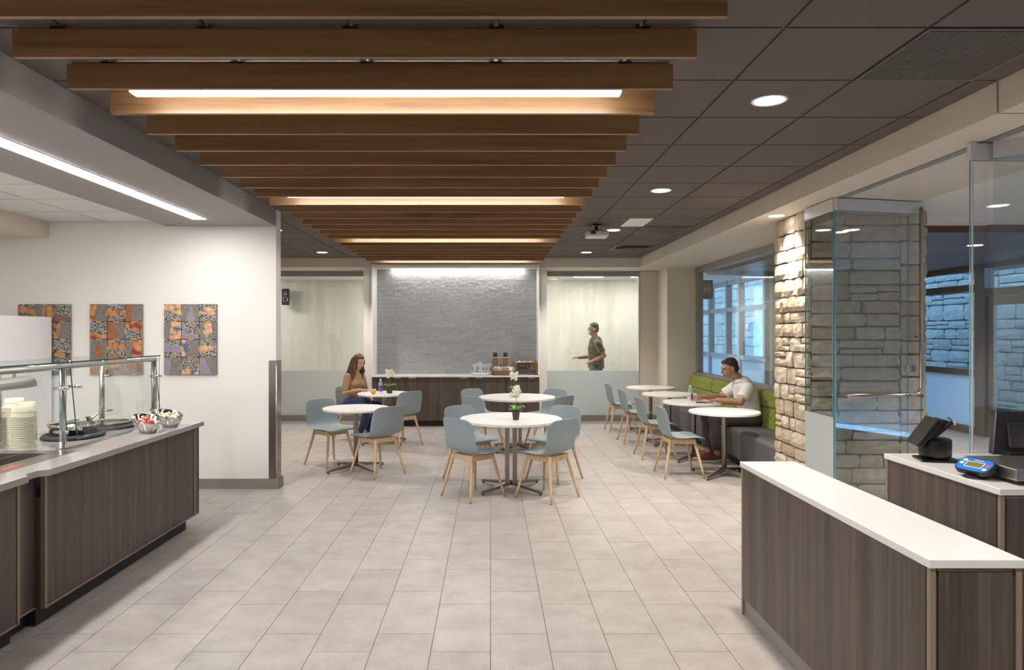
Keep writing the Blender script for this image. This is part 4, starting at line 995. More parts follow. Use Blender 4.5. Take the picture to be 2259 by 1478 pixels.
for pi, (cx, lb) in enumerate(((-4.665, 'brown and black twelve-tile wall artwork partly hidden by the refrigerator'), (-3.913, 'rust-orange and black twelve-tile wall artwork between the other two'), (-3.138, 'blue, peach and black twelve-tile wall artwork nearest the corner guard'))):
    o = thing('wall_art', lb, 'artwork', (cx, 7.222, 1.567))
    A = pal[pi]; mc = art_mat('art_cells_%d' % pi, A[0], 'cell', A[1]); mh = art_mat('art_grain_h_%d' % pi, A[2], 'h', A[3]); mv = art_mat('art_grain_v_%d' % pi, A[2], 'v', A[3])
    for r0 in range(4):
        for c0 in range(3):
            q = (r0*3+c0+pi*5) % 12; x, z = (c0-1)*.1855, (1.5-r0)*.1855
            tl = place(TS if (r0+c0+pi) % 2 == 0 else TF, 'art_tile', o, (x, 0, z))
            po = [((u-.5)*.178, (.5-w_)*.178) for u, w_ in polys[q]]
            ar_ = sum(po[i][0]*po[(i+1) % len(po)][1]-po[(i+1) % len(po)][0]*po[i][1] for i in range(len(po)))
            if ar_ < 0: po = po[::-1]
            MB().prism_xz(po, -.0012, .004).build('inlay', {'c': mc, 'h': mh, 'v': mv}[kinds[q]], tl)
            if r0 < 3: place(lkh, 'link', o, (x+.005, 0, z-.0928))
            if c0 < 2 and (r0 != 1 or c0): place(lkv, 'link', o, (x+.0928, 0, z-.01))
    MB().box(-.26, .26, .014, .028, -.35, .35).build('backing', M['black_soft'], o)

# ================================================================ RIGHT COUNTERS
def island(name, label, x0, x1, y0, y1, h, kick=.10):
    o = thing(name, label, 'counter', (x0, y0, 0)); W, L = x1-x0, y1-y0; i_ = .012
    MB().box(i_, W-i_, i_, L-i_, kick, h-.03).build('carcass', M['laminate'], o)
    MB().box(i_+.004, W-i_-.004, i_+.004, L-i_-.004, 0, kick).build('kick_base', M['baseboard'], o)
    MB().box(.004, i_, .03, L-.012, kick+.002, h-.036).build('side_panel', M['laminate'], o)
    MB().box(.032, W-.032, .004, i_, kick+.002, h-.042).build('end_panel', M['laminate'], o)
    me = MB().box(-.0095, .0095, -.0095, .0095, kick, h-.03)
    for x, y in ((.0125, .0125), (W-.0125, .0125), (.0125, L-.0125)): MB().box(x-.0095, x+.0095, y-.0095, y+.0095, kick*0, h-.03).build('corner_post', M['edge_tan'], o)
    b = MB(); b.box(.03, W-.03, .006, .011, h-.042, h-.036); b.box(.006, .011, .03, L-.03, h-.036, h-.031); b.build('edge_strip', M['edge_tan'], o)  # tan edge band just below the worktop
    MB().box(-.004, W+.004, -.004, L+.004, h-.03, h).build('worktop', M['quartz_white'], o, bevel=.003)
    return o
island('queue_counter', 'narrow walnut divider counter with a white quartz top', 1.463, 1.775, 2.30, 4.04, .886)
PH = .93
island('checkout_counter', 'walnut checkout counter with white top holding the scale and screens', 2.318, 3.55, 3.14, 4.06, PH)
# customer terminal
o = thing('card_terminal', 'black tilted customer screen on a drum-shaped stand at the checkout', 'terminal', (2.47, 3.84, PH), R(-14))
o.scale = (1.22, 1.22, 1.18)
MB().box(-.075, .085, -.065, .065, 0, .012).build('foot_plate', M['black'], o, bevel=.006)
MB().lathe([(.045, .012), (.062, .02), (.066, .03), (.066, .098), (.060, .106)], 28, sx=1.0).build('drum', M['black'], o, smooth=True)
b = MB(); b.hexa([(-.10, -.075, .075), (-.075, -.075, .065), (-.075, .075, .065), (-.10, .075, .075), (-.015, -.075, .205), (.012, -.075, .195), (.012, .075, .195), (-.015, .075, .205)]); b.build('screen_housing', M['black'], o, bevel=.008)
b = MB(); b.hexa([(-.06, -.05, .10), (-.02, -.05, .10), (-.02, .05, .10), (-.06, .05, .10), (.012, -.05, .20), (.065, -.05, .185), (.065, .05, .185), (.012, .05, .20)]); b.build('bracket', M['black_soft'], o, bevel=.006)
MB().tube([(.0, -.01, .105), (.0, -.035, .14), (.02, -.055, .165), (.05, -.055, .195), (.035, -.05, .21)], .004, 6).build('cable', M['black_soft'], o, smooth=True)
MB().box(.058, .066, -.052, -.044, .175, .195).build('white_tab', M['cap'], o)
# scale
def rrect(w_, h_, r, n=5):
    pts = []
    for cx_, cy_, a0 in ((w_/2-r, h_/2-r, 0), (-w_/2+r, h_/2-r, 90), (-w_/2+r, -h_/2+r, 180), (w_/2-r, -h_/2+r, 270)):
        for i in range(n+1): a = R(a0+90*i/n); pts.append((cx_+r*math.cos(a), cy_+r*math.sin(a)))
    return pts
o = thing('checkout_scale', 'steel platform scale with a blue keypad display on the checkout', 'scale', (2.635, 3.375, PH))
MB().box(-.19, .21, -.165, .165, .014, .022).build('foot_frame', M['black_soft'], o)
for x, y in ((-.16, -.14), (.18, -.14), (-.16, .14), (.18, .14)): MB().lathe([(.022, 0), (.022, .016)], 14, (x, y, 0)).build('foot', M['black_soft'], o)
MB().box(-.20, .22, -.178, .178, .022, .078).build('platform', M['steel'], o, bevel=.005)
hd = MB().prism(rrect(.178, .098, .038), -.026, .0).build('keypad_housing', M['black'], o, bevel=.004)
hd.location = (-.262, .012, .062); hd.rotation_euler = (R(33), R(0), R(-72))
MB().prism(rrect(.166, .086, .034), .0, .0012).build('blue_face', plain('blue_face', (.005, .20, .75), .35), hd)
MB().prism(rrect(.088, .042, .003), .0012, .0018).build('screen_border', M['cap'], hd)
MB().prism(rrect(.079, .034, .002), .0018, .0024).build('display', plain('olive_display', (.20, .19, .035), .3), hd)
for x, y in ((-.058, .023), (-.063, .0), (.063, -.024)): MB().prism([(x+p, y+q) for p, q in rrect(.021, .016, .007)], .0012, .003).build('key', M['cap'], hd)
MB().prism([(.066+p, .002+q) for p, q in rrect(.023, .018, .008)], .0012, .003).build('red_key', plain('red_key', (.75, .10, .08), .4), hd)
b = MB(); b.box(-.018, .028, .030, .034, .0012, .0018); b.build('printed_name', M['cap'], hd)
MB().tube([(-.268, .0, .028), (-.235, -.03, .03), (-.20, -.045, .04)], [.026, .026, .022], 12).build('keypad_arm', M['black'], o, smooth=True)
MB().lathe([(.05, 0), (.05, .008), (.02, .014)], 20, (-.262, .01, 0)).build('keypad_foot', M['black_soft'], o)
# register screen
o = thing('register_screen', 'large black register monitor seen from behind at the checkout', 'monitor', (3.02, 3.90, PH), R(-6))
b = MB(); b.hexa([(-.185, -.02, .02), (.19, -.02, .02), (.19, .03, .02), (-.185, .03, .02), (-.115, .07, .262), (.19, .07, .262), (.19, .11, .257), (-.115, .11, .257)]); b.build('monitor_back', M['black'], o, bevel=.012, seg=3)
MB().box(-.08, .14, -.02, .14, 0, .02).build('stand_base', M['black'], o, bevel=.006)
b = MB(); b.hexa([(-.10, -.04, .06), (.16, -.04, .06), (.16, 0, .06), (-.10, 0, .06), (-.07, .035, .20), (.16, .035, .20), (.16, .07, .20), (-.07, .07, .20)]); b.build('rear_cover', M['black'], o, bevel=.01)

# ================================================================ FOLDING GLASS DOORS
d3 = struct(MB().box(2.862, 2.888, 5.78, 6.30, 2.655, 2.76), 'door_3', M['alu_white'], 'open folding glass door beside the stone pillar')
pane(bx8(2.869, 2.881, 5.78, 6.30, .93, 2.655), 'glass_pane', d3, 'glass_edge_blue', 'glass_door')
pane(bx8(2.869, 2.881, 5.78, 6.30, .012, .93), 'frosted_pane', d3, 'glass_edge_blue', 'frost')
def leaf(parent, A, B, zt, name='door_leaf'):
    A, B = Vector((*A, 0)), Vector((*B, 0)); u = (B-A).normalized(); nrm = Vector((-u.y, u.x, 0))
    def P(s, t, z): q = A+u*s+nrm*t; return (q.x, q.y, z)
    L = (B-A).length
    def blk(s0, s1, t0, t1, z0, z1): return [P(s0, t0, z0), P(s1, t0, z0), P(s1, t1, z0), P(s0, t1, z0), P(s0, t0, z1), P(s1, t0, z1), P(s1, t1, z1), P(s0, t1, z1)]
    r_ = MB().hexa(blk(0, L, -.018, .018, zt-.10, zt)).build(name, M['alu_white'], parent)
    pane(blk(0, L, -.006, .006, .012, zt-.10), 'glass_pane', r_, 'glass_edge_blue', 'glass_door')
    return r_, P, blk
lf, P, blk = leaf(d3, (2.878, 5.765), (3.72, 5.965), 2.76)
hz = 1.643-(875-VY)*5.70/FPX
b = MB(); pts = [P(.07, -.06, hz), P(.735, -.06, hz), P(.785, -.06, hz+.012), P(.805, -.06, hz+.06), P(.805, -.06, 2.71)]
b.tube(pts, .016, 12); b.build('pull_handle', M['steel'], lf, smooth=True)
b = MB()
for s, z_ in ((.09, hz), (.805, 2.69), (.805, 1.6)): b.tube([P(s, -.06, z_), P(s, 0, z_)], .009, 8)
b.build('handle_standoff', M['chrome'], lf, smooth=True)
MB().hexa(blk(.70, .80, -.016, .016, 1.30, 1.36)).build('lock', M['steel'], lf)
tc = bpy.data.curves.new('door_marking', 'FONT'); tc.body = 'PUSH'; tc.size = .026; tc.extrude = .0006; tc.align_x = 'CENTER'
to = bpy.data.objects.new('door_marking', tc); C.objects.link(to); tc.materials.append(M['black'])
q = P(.66, -.0775, hz-.008); to.parent = lf; to.location = q; to.rotation_euler = (R(90), 0, math.atan2(.2, .842))
lfb, _, _ = leaf(d3, (2.905, 5.86), (3.645, 6.035), 2.755)
d4 = struct(MB().box(2.835, 2.87, 4.075, 4.11, 2.66, 2.765), 'door_4', M['alu_white'], 'second folding glass door parked behind the checkout counter')
lf4, P4, _ = leaf(d4, (2.845, 4.10), (3.75, 4.14), 2.76)
lf5, P5, _ = leaf(d4, (2.965, 4.075), (3.85, 3.45), 2.768)
MB().tube([(2.852, 4.088, .012), (2.852, 4.088, 2.66)], .005, 8).build('edge_seal', M['alu_white'], d4)
# ================================================================ SIGN AND SPEAKER
o = thing('restroom_sign', 'grey rectangular restroom sign seen through the banquette window', 'sign', (3.702+.112, 12.2, 1.643+(732.5-639)*12.2/FPX), 0)
W_ = .224; H_ = .336
MB().box(-W_/2, W_/2, -.006, .004, -H_/2, H_/2).build('plate', plain('sign_grey', (.10, .095, .085), .5), o)
sw = plain('sign_pale', (.62, .60, .56), .5)
b = MB(); n = 36
for i in range(n):
    a, c = 2*math.pi*i/n, 2*math.pi*(i+1)/n
    b.prism_xz([(.092*math.cos(a), .092*math.sin(a)), (.092*math.cos(c), .092*math.sin(c)), (.084*math.cos(c), .084*math.sin(c)), (.084*math.cos(a), .084*math.sin(a))], -.008, -.006)
b.build('ring', sw, o)
MB().box(-.003, .003, -.008, -.006, -.055, .055).build('divider', sw, o)
for s, nm in ((-1, 'woman_symbol'), (1, 'man_symbol')):
    b = MB(); cx = s*.036
    b.prism_xz([(cx+.011*math.cos(2*math.pi*i/12), .048+.011*math.sin(2*math.pi*i/12)) for i in range(12)], -.008, -.006)
    if s < 0: b.prism_xz([(cx-.026, -.02), (cx+.026, -.02), (cx+.012, .032), (cx-.012, .032)], -.008, -.006)
    else: b.prism_xz([(cx-.017, -.016), (cx+.017, -.016), (cx+.020, .032), (cx-.020, .032)], -.008, -.006)
    for d_ in (-1, 1): b.box(cx+d_*.007-.005, cx+d_*.007+.005, -.008, -.006, -.054, -.016)
    b.build(nm, sw, o)
o = thing('wall_speaker', 'black wall speaker high on the corridor wall', 'speaker', ((630-VX)*14.5/FPX, 14.5, 1.643+(VY-655)*14.5/FPX), R(12))
MB().box(-.075, .075, -.06, .10, -.17, .17).build('cabinet', M['black'], o, bevel=.008)
g_ = MB().box(-.066, .066, -.067, -.061, -.16, .16).build('grille', M['black_soft'], o)
b = MB()
for zc, r0 in ((-.05, .045), (.06, .022)):
    pts = [(r0*math.cos(2*math.pi*i/20), -.069, zc+r0*math.sin(2*math.pi*i/20)) for i in range(21)]; b.tube(pts, .005, 6)
b.build('driver_ring', M['steel'], g_)
MB().box(-.02, .02, .10, .20, -.04, .04).build('bracket', M['black'], o)
# ================================================================ PEOPLE
def skin_mat(name, c):
    t = NT(name); n = t.noise(t.coord(), 18, 4); a = tuple(x*.92 for x in c); b_ = tuple(min(1, x*1.06) for x in c)
    t.col(t.ramp(n.outputs['Fac'], [(.3, a), (.7, b_)])).set(.5); t.b.inputs['Subsurface Weight'].default_value = .08; t.b.inputs['Subsurface Radius'].default_value = (.02, .008, .004); return t.mat
def cloth(name, c, c2=None, scale=40, rough=.8, stops=None):
    t = NT(name); n = t.noise(t.coord(), scale, 4)
    t.col(t.ramp(n.outputs['Fac'], stops or [(.3, tuple(x*.88 for x in c)), (.7, tuple(min(1, x*1.08) for x in c))])).set(rough, sheen=.15)
    n2 = t.noise(t.coord(), 14, 3); t.bump(n2.outputs['Fac'], .35, .012); return t.mat
def limb(b, pts, rs, n=14, end=True, start=True):
    b.tube(pts, list(rs), n)
    for i, (p, r) in enumerate(zip(pts, rs)):
        if (i == 0 and not start) or (i == len(pts)-1 and not end): continue
        b.ball(p, r*.995, n, 10)
def fuse(b, name, mat, parent, vox=.0055, it=5, fac=.5):
    o = b.build(name, mat, parent, smooth=True)
    rm = o.modifiers.new('fuse', 'REMESH'); rm.mode = 'VOXEL'; rm.voxel_size = vox; rm.use_smooth_shade = True
    sm = o.modifiers.new('soften', 'SMOOTH'); sm.iterations = it; sm.factor = fac
    return o
def head_parts(b, c, rot, s=1.0, nose=1.0):
    def H(x, y, z): q = rot @ Vector((x*s, y*s, z*s)); return (c[0]+q.x, c[1]+q.y, c[2]+q.z)
    def E(p, r): b.ball(H(*p), tuple(v*s for v in r), 16, 12, rot=rot)
    E((-.012, 0, .030), (.096, .076, .088)); E((.022, 0, -.030), (.070, .061, .085)); E((.048, 0, -.088), (.036, .036, .026)); E((.070, 0, .028), (.022, .050, .020))
    E((.060, .030, -.030), (.026, .024, .026)); E((.060, -.030, -.030), (.026, .024, .026))
    b.tube([H(.088, 0, .018), H(.106, 0, -.022), H(.098, 0, -.036)], [.008*s, .0125*s*nose, .012*s], 8); E((.104, 0, -.026), (.011, .014, .010))
    E((.083, 0, -.060), (.010, .021, .006)); E((.080, 0, -.070), (.010, .019, .007))
    for q in (-1, 1): E((-.012, q*.077, -.010), (.020, .009, .031))
    return H
def face_bits(parent, H, rot, s, brow, lip):
    for q in (-1, 1):
        e = MB().ball(H(.0795, q*.029, .006), tuple(v*s for v in (.0085, .012, .0040)), 10, 8, rot=rot).build('eye', EYEW, parent, smooth=True)
        MB().ball(H(.0855, q*.029, .0050), tuple(v*s for v in (.0035, .0075, .0040)), 8, 6, rot=rot).build('iris', EYEI, e, smooth=True)
        MB().tube([H(.087, q*.012, .024), H(.088, q*.030, .031), H(.074, q*.050, .026)], [.003*s, .004*s, .002*s], 6).build('eyebrow', brow, parent, smooth=True)
    b = MB(); b.ball(H(.090, 0, -.0605), tuple(v*s for v in (.005, .020, .0045)), 12, 6, rot=rot); b.ball(H(.088, 0, -.0685), tuple(v*s for v in (.005, .017, .0055)), 12, 6, rot=rot); b.build('lips', lip, parent, smooth=True)
EYEW, EYEI = plain('eye_white', (.42, .37, .34), .3), plain('eye_dark', (.03, .02, .015), .15)
def hand(b, wrist, d, up, s, curl, side):
    # palm + four fingers + thumb; d = pointing direction, up = back of hand, side = +1 thumb on the left of d
    d = Vector(d).normalized(); up = Vector(up); up = (up-d*up.dot(d)).normalized(); sd = up.cross(d).normalized()*side
    W = Vector(wrist)
    def P(a, c, e): return tuple(W+d*a*s+sd*c*s+up*e*s)
    rot = Matrix((d, sd, up)).transposed()
    b.ball(P(.045, 0, 0), (.050*s, .040*s, .016*s), 14, 8, rot=rot); b.ball(P(.078, .002, 0), (.022*s, .041*s, .013*s), 12, 8, rot=rot)
    for k, (c, L) in enumerate(((.030, .072), (.010, .080), (-.011, .074), (-.030, .058))):
        p0 = (.085, c, 0); a1 = curl*.7; a2 = curl*1.5
        p1 = (.085+L*.45*math.cos(a1), c, -L*.45*math.sin(a1)); p2 = (p1[0]+L*.32*math.cos(a2), c*.95, p1[2]-L*.32*math.sin(a2)); p3 = (p2[0]+L*.25*math.cos(a2+curl*.5), c*.92, p2[2]-L*.25*math.sin(a2+curl*.5))
        limb(b, [P(*p0), P(*p1), P(*p2), P(*p3)], [.0095*s, .009*s, .008*s, .007*s], 8)
    limb(b, [P(.020, .028, -.004), P(.050, .052, -.014), P(.078, .052, -.024), P(.096, .044, -.030)], [.013*s, .0115*s, .0095*s, .008*s], 8)
V3 = lambda *a: Vector(a)

# ---------------------------------------------------------------- seated woman
def woman():
    o = thing('person', 'seated woman in a tan sweater and navy trousers writing at a small round table', 'person', (-2.13, 10.72, 0), R(-36))
    sk = skin_mat('woman_skin', (.62, .36, .26)); rot = Euler((0, R(24), R(-8))).to_matrix()
    hc = (.135, -.005, 1.185); b = MB()
    H = head_parts(b, hc, rot, .95)
    limb(b, [(.045, 0, 1.00), (.075, 0, 1.06), (.11, 0, 1.13)], [.055, .044, .048])
    limb(b, [(.0, 0, .55), (.015, 0, .70), (.03, 0, .85), (.04, 0, .96)], [.118, .098, .106, .095], 18)
    b.ball((.035, 0, .95), (.07, .140, .06), 16, 10)
    for q in (-1, 1):
        limb(b, [(.0, q*.085, .545), (.22, q*.095, .548), (.43, q*.10, .525), (.34, q*.09, .30), (.22, q*.075, .10)], [.092, .080, .062, .050, .036])
        limb(b, [(.22, q*.075, .10), (.24, q*.075, .055), (.34, q*.08, .030)], [.034, .034, .026], 12)
    sh = V3(.03, -.145, .955); el = V3(.02, -.195, .715); wr = V3(.255, -.115, .765)
    limb(b, [sh, el, wr], [.047, .039, .026]); hand(b, wr, (.8, .35, .12), (-.2, -.5, 1), .88, 1.15, 1)
    sh2 = V3(.03, .145, .955); el2 = V3(.07, .19, .73); wr2 = V3(.25, .10, .645)
    limb(b, [sh2, el2, wr2], [.047, .039, .026]); hand(b, wr2, (.9, -.35, -.25), (.2, .1, 1), .88, .35, -1)
    body = fuse(b, 'body', sk, o)
    face_bits(o, H, rot, .95, plain('brown_brow', (.10, .055, .03), .7), plain('pink_lip', (.50, .17, .15), .4))
    # sweater
    b = MB(); limb(b, [(.0, 0, .575), (.012, 0, .66), (.03, 0, .84), (.04, 0, .955)], [.140, .116, .120, .106], 20, start=False)
    b.ball((.036, 0, .950), (.080, .152, .064), 18, 12); b.ball((.10, .055, .85), (.068, .066, .066)); b.ball((.10, -.055, .85), (.068, .066, .066)); limb(b, [(.055, 0, .99), (.075, 0, 1.035)], [.075, .056], end=False)
    for s_, e_ in ((sh, el), (sh2, el2)): limb(b, [s_+V3(0, 0, .005), s_.lerp(e_, .45), s_.lerp(e_, .78), s_.lerp(e_, .84)], [.056, .060, .055, .045], end=False)
    fuse(b, 'sweater', cloth('tan_knit', (.44, .27, .145), scale=90), o, .006, 5)
    b = MB()
    b.tube([(.0, 0, .57), (.0, 0, .60)], .143, 22); b.build('sweater_hem', cloth('tan_rib', (.39, .235, .12), scale=150), o, smooth=True)
    # trousers
    b = MB(); b.ball((-.01, 0, .555), (.13, .165, .105), 18, 12)
    for q in (-1, 1): limb(b, [(.0, q*.085, .548), (.22, q*.095, .552), (.435, q*.10, .527), (.345, q*.09, .30), (.245, q*.077, .13)], [.104, .092, .073, .060, .050], end=False)
    fuse(b, 'trousers', cloth('navy_denim', (.028, .038, .125), scale=120), o)
    for q in (-1, 1):
        b = MB(); limb(b, [(.215, q*.075, .045), (.28, q*.077, .036), (.36, q*.08, .026)], [.040, .038, .030], 12); fuse(b, 'shoe', plain('tan_flat_shoe', (.30, .13, .07), .5), o, .006, 4)
    # hair: cap plus wavy locks to the chest
    b = MB(); b.ball(H(-.030, 0, .042), (.094, .082, .088), 18, 12, rot=rot); b.ball(H(-.050, 0, -.02), (.068, .078, .095), 16, 12, rot=rot); b.ball(H(.012, 0, .092), (.055, .062, .024), 14, 8, rot=rot)
    r_ = random.Random(2)
    for q in (-1, 1):
        for k in range(6):
            a = .012-.020*k; base = Vector(H(a+.01, q*(.070+.003*k), .04)); pts = [base]; 
            zt = .90+.02*(k % 3)
            for i in range(1, 8):
                s = i/7; pts.append(V3(base.x*(1-s)+s*(.10-.030*k)+.013*math.sin(i*1.9+k), base.y*(1-s)+s*q*(.098+.006*(k % 3))+q*.013*math.cos(i*1.7+k*2), base.z*(1-s)+s*zt))
            limb(b, pts, [.014, .017, .018, .019, .019, .018, .014, .005], 8)
    t = NT('brown_wavy_hair'); n = t.noise(t.coord((55, 55, 9)), 1, 4, .6); t.col(t.ramp(n.outputs['Fac'], [(.35, (.040, .020, .012)), (.55, (.13, .065, .033)), (.72, (.34, .20, .10))])).set(.45); t.bump(n.outputs['Fac'], .5, .006)
    fuse(b, 'hair', t.mat, o, .006, 3)
    return o
wo = woman()
def to_world(o, p): return Matrix.Translation(o.location) @ o.rotation_euler.to_matrix().to_4x4() @ Vector(p)
pw = to_world(wo, (.335, -.075, .79))
o = thing('pen', 'slim dark pen held by the seated woman', 'pen', pw, R(-20))
MB().tube([(-.045, 0, -.012), (.060, 0, .022)], .0042, 8).build('barrel', M['black'], o)
MB().tube([(.060, 0, .022), (.078, 0, .028)], [.0042, .0015], 8).build('tip', M['steel'], o)

# ---------------------------------------------------------------- seated man
def man():
    o = thing('person', 'seated man in a white polo shirt and dark trousers leaning on a small round table', 'person', (3.30, 8.86, 0), R(180))
    sk = skin_mat('man_skin', (.46, .235, .14)); rot = Euler((0, R(14), R(4))).to_matrix()
    hc = (.235, 0, 1.172); b = MB(); H = head_parts(b, hc, rot, 1.06, 1.1)
    limb(b, [(.085, 0, .985), (.13, 0, 1.05), (.20, 0, 1.12)], [.068, .060, .062])
    limb(b, [(-.02, 0, .56), (-.01, 0, .70), (.03, 0, .85), (.07, 0, .96)], [.135, .135, .14, .12], 18); b.ball((.065, 0, .945), (.085, .19, .07), 16, 10)
    for q, kx, ax in ((1, .46, .44), (-1, .48, .50)):
        limb(b, [(-.02, q*.10, .55), (.22, q*.12, .555), (kx, q*.13, .53), (kx-.01, q*.12, .30), (ax-.02, q*.11, .11)], [.105, .092, .072, .058, .042])
        limb(b, [(ax-.02, q*.11, .10), (ax+.02, q*.11, .06), (ax+.16, q*.12, .045)], [.042, .042, .032], 12)
    shn = V3(.075, .195, .935); eln = V3(.185, .255, .772); wrn = V3(.43, .125, .782)
    limb(b, [shn, shn.lerp(eln, .5), eln, eln.lerp(wrn, .45), wrn], [.060, .054, .047, .044, .031]); hand(b, wrn, (.9, -.25, -.06), (.05, 0, 1), .95, .45, -1)
    shf = V3(.075, -.195, .935); elf = V3(.26, -.275, .785); wrf = V3(.52, -.15, .795)
    limb(b, [shf, shf.lerp(elf, .5), elf, elf.lerp(wrf, .45), wrf], [.060, .054, .047, .044, .031]); hand(b, wrf, (.95, .2, .0), (0, -.5, .8), .95, .7, 1)
    fuse(b, 'body', sk, o)
    face_bits(o, H, rot, 1.06, plain('dark_brow', (.03, .018, .012), .7), plain('brown_lip', (.33, .13, .10), .5))
    # polo
    b = MB(); limb(b, [(-.025, 0, .565), (-.015, 0, .70), (.03, 0, .85), (.07, 0, .955)], [.146, .140, .150, .130], 20, start=False); b.ball((.062, 0, .945), (.096, .205, .076), 18, 12)
    limb(b, [(.09, 0, .98), (.115, 0, 1.02)], [.092, .075], end=False)
    for s_, e_ in ((shn, eln), (shf, elf)): limb(b, [s_+V3(-.005, 0, .004), s_.lerp(e_, .5), s_.lerp(e_, .72)], [.078, .076, .076], end=False)
    pm = cloth('white_polo', (.84, .81, .80), scale=120, stops=[(.3, (.81, .78, .77)), (.7, (.86, .83, .82))]); fuse(b, 'polo_shirt', pm, o, .006, 5)
    b = MB(); n = 20
    for i in range(n+1):
        a = R(25)+R(310)*i/n; cx, cy = .122+.070*math.cos(a), .072*math.sin(a); b.v += [(cx, cy, 1.052-.020*math.cos(a)), (.112+.100*math.cos(a), .104*math.sin(a), 1.012-.022*math.cos(a))]
    for i in range(n): b.f.append([2*i, 2*i+2, 2*i+3, 2*i+1]); b.m.append(0)
    c_ = b.build('collar', pm, o, smooth=True); sd = c_.modifiers.new('thick', 'SOLIDIFY'); sd.thickness = .006
    b = MB(); b.ball((-.03, 0, .56), (.14, .185, .11), 18, 12)
    for q, kx, ax in ((1, .46, .44), (-1, .48, .50)): limb(b, [(-.02, q*.10, .552), (.22, q*.12, .558), (kx+.004, q*.13, .534), (kx-.004, q*.12, .32), (ax-.015, q*.112, .155)], [.118, .104, .086, .076, .066], end=False)
    fuse(b, 'trousers', cloth('charcoal_twill', (.055, .047, .043), scale=120), o)
    lm, so_ = plain('brown_leather', (.19, .065, .028), .38, var=.15), plain('cream_sole', (.66, .58, .45), .6)
    for q, ax in ((1, .44), (-1, .50)):
        b = MB(); limb(b, [(ax-.05, q*.11, .070), (ax+.05, q*.112, .062), (ax+.15, q*.118, .048), (ax+.215, q*.122, .044)], [.046, .046, .042, .030], 14); b.ball((ax-.03, q*.11, .085), (.05, .04, .035))
        s_ = fuse(b, 'shoe', lm, o, .006, 4)
        b = MB(); pts = []
        for i in range(20):
            a = 2*math.pi*i/20; k_ = 1.0-.12*math.cos(a); pts.append((ax+.085+.168*math.cos(a), q*.116+.050*math.sin(a)*k_))
        b.prism(pts, .0, .026); b.build('sole', so_, s_, bevel=.006)
        MB().tube([(ax+.07, q*.116-.025, .105), (ax+.095, q*.116, .108), (ax+.07, q*.116+.025, .105)], .004, 6).build('lace', plain('dark_lace', (.06, .03, .02), .7), s_)
    b = MB(); b.ball(H(-.022, 0, .050), (.100, .083, .090), 18, 12, rot=rot); b.ball(H(-.050, 0, .0), (.068, .080, .085), 16, 12, rot=rot); b.ball(H(.030, 0, .096), (.052, .062, .026), 14, 8, rot=rot)
    t = NT('dark_short_hair'); n = t.noise(t.coord((70, 70, 70)), 1, 4, .6); t.col(t.ramp(n.outputs['Fac'], [(.35, (.014, .009, .007)), (.7, (.06, .036, .024))])).set(.55); t.bump(n.outputs['Fac'], .6, .006)
    fuse(b, 'hair', t.mat, o, .006, 3)
    return o
man()

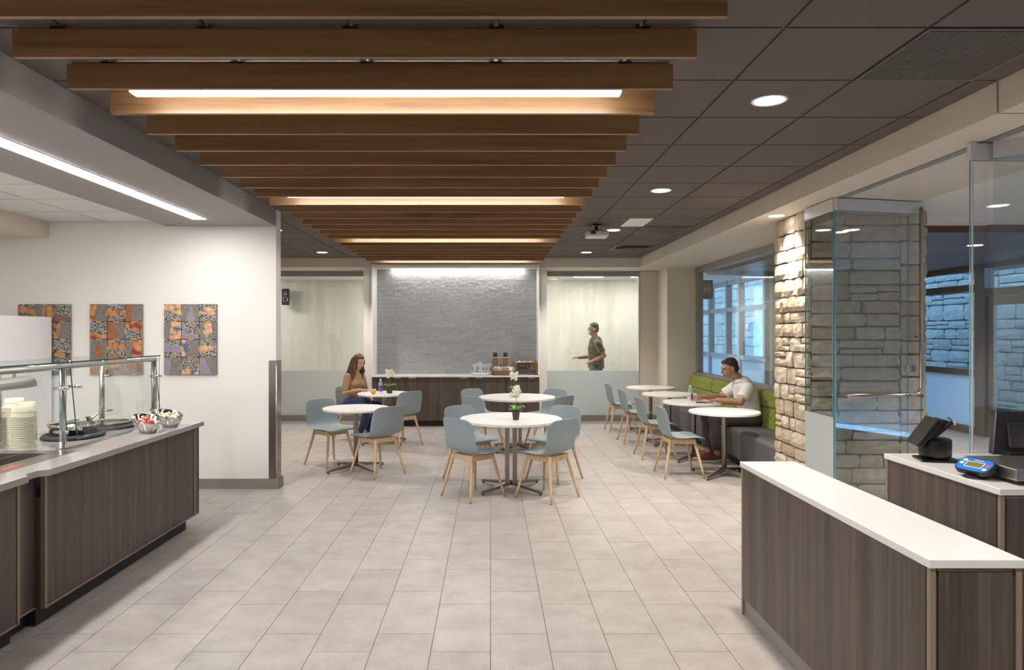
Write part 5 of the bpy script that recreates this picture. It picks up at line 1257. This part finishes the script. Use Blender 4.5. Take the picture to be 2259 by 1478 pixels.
# ---------------------------------------------------------------- walking man behind the glass
def walker():
    o = thing('person', 'man in an olive patterned T-shirt and face mask walking in the corridor', 'person', (2.10, 13.72, 0), R(180))
    sk = skin_mat('walker_skin', (.40, .20, .125)); rot = Euler((0, R(4), 0)).to_matrix(); b = MB()
    hc = (.06, 0, 1.70); H = head_parts(b, hc, rot, 1.05)
    limb(b, [(.02, 0, 1.50), (.04, 0, 1.62)], [.066, .060]); limb(b, [(0, 0, .98), (.0, 0, 1.15), (.01, 0, 1.32), (.01, 0, 1.44)], [.145, .135, .145, .12], 18); b.ball((.01, 0, 1.43), (.09, .20, .07), 16, 10)
    for q, kx, ax, az in ((1, .22, .30, .10), (-1, .05, -.28, .17)):
        limb(b, [(0, q*.095, .95), (kx*.55, q*.10, .74), (kx, q*.10, .52), ((kx+ax)/2, q*.10, .30), (ax, q*.095, az)], [.105, .090, .066, .060, .043]); limb(b, [(ax, q*.095, az-.02), (ax+.04, q*.095, az-.045), (ax+.17, q*.10, az-.065)], [.04, .04, .032], 12)
    sn = V3(.0, .205, 1.42); en = V3(-.115, .245, 1.18); wn = V3(.10, .20, 1.07)
    limb(b, [sn, sn.lerp(en, .5), en, en.lerp(wn, .45), wn], [.060, .055, .047, .043, .030]); hand(b, wn, (.95, -.1, -.1), (0, .4, 1), .95, .8, -1)
    sf = V3(.0, -.205, 1.42); ef = V3(.10, -.24, 1.15); wf = V3(.33, -.17, 1.13)
    limb(b, [sf, sf.lerp(ef, .5), ef, ef.lerp(wf, .45), wf], [.060, .055, .047, .043, .030]); hand(b, wf, (1, .1, 0), (0, -.4, 1), .95, .7, 1)
    fuse(b, 'body', sk, o, .006); face_bits(o, H, rot, 1.05, plain('walker_brow', (.03, .02, .015), .7), plain('walker_lip', (.33, .13, .10), .5))
    b = MB(); limb(b, [(0, 0, .93), (.0, 0, 1.15), (.01, 0, 1.32), (.01, 0, 1.445)], [.165, .152, .160, .132], 20, start=False); b.ball((.01, 0, 1.435), (.10, .215, .078), 18, 12); limb(b, [(.015, 0, 1.47), (.02, 0, 1.515)], [.09, .074], end=False)
    for s_, e_ in ((sn, en), (sf, ef)): limb(b, [s_, s_.lerp(e_, .4), s_.lerp(e_, .72)], [.078, .074, .072], end=False)
    fuse(b, 't_shirt', cloth('olive_camouflage', (.06, .06, .03), scale=16, stops=[(.38, (.035, .045, .018)), (.48, (.085, .085, .04)), (.58, (.15, .12, .06)), (.66, (.05, .055, .025))]), o, .006, 5)
    b = MB(); b.ball((0, 0, .96), (.15, .18, .12), 18, 12)
    for q, kx, ax, az in ((1, .22, .30, .10), (-1, .05, -.28, .17)): limb(b, [(0, q*.095, .95), (kx*.55, q*.10, .74), (kx, q*.10, .52), ((kx+ax)/2, q*.10, .30), (ax, q*.095, az+.02)], [.118, .104, .082, .076, .066], end=False)
    fuse(b, 'trousers', cloth('dark_slate_twill', (.035, .036, .045), scale=120), o)
    for q, ax, az in ((1, .30, .10), (-1, -.28, .17)):
        b = MB(); limb(b, [(ax-.05, q*.095, az-.045), (ax+.06, q*.097, az-.052), (ax+.19, q*.10, az-.062)], [.045, .044, .034], 14); fuse(b, 'shoe', plain('black_shoe', (.02, .02, .02), .5), o, .006, 4)
    b = MB(); b.ball(H(.062, 0, -.052), (.058, .058, .052), 16, 10, rot=rot); fuse(b, 'face_mask', plain('blue_mask', (.40, .55, .60), .8), o, .006, 4)
    b = MB(); b.ball(H(-.022, 0, .048), (.098, .082, .088), 18, 12, rot=rot); b.ball(H(-.050, 0, .0), (.066, .079, .080), 16, 12, rot=rot); fuse(b, 'hair', bpy.data.materials['dark_short_hair'], o, .006, 3)
walker()
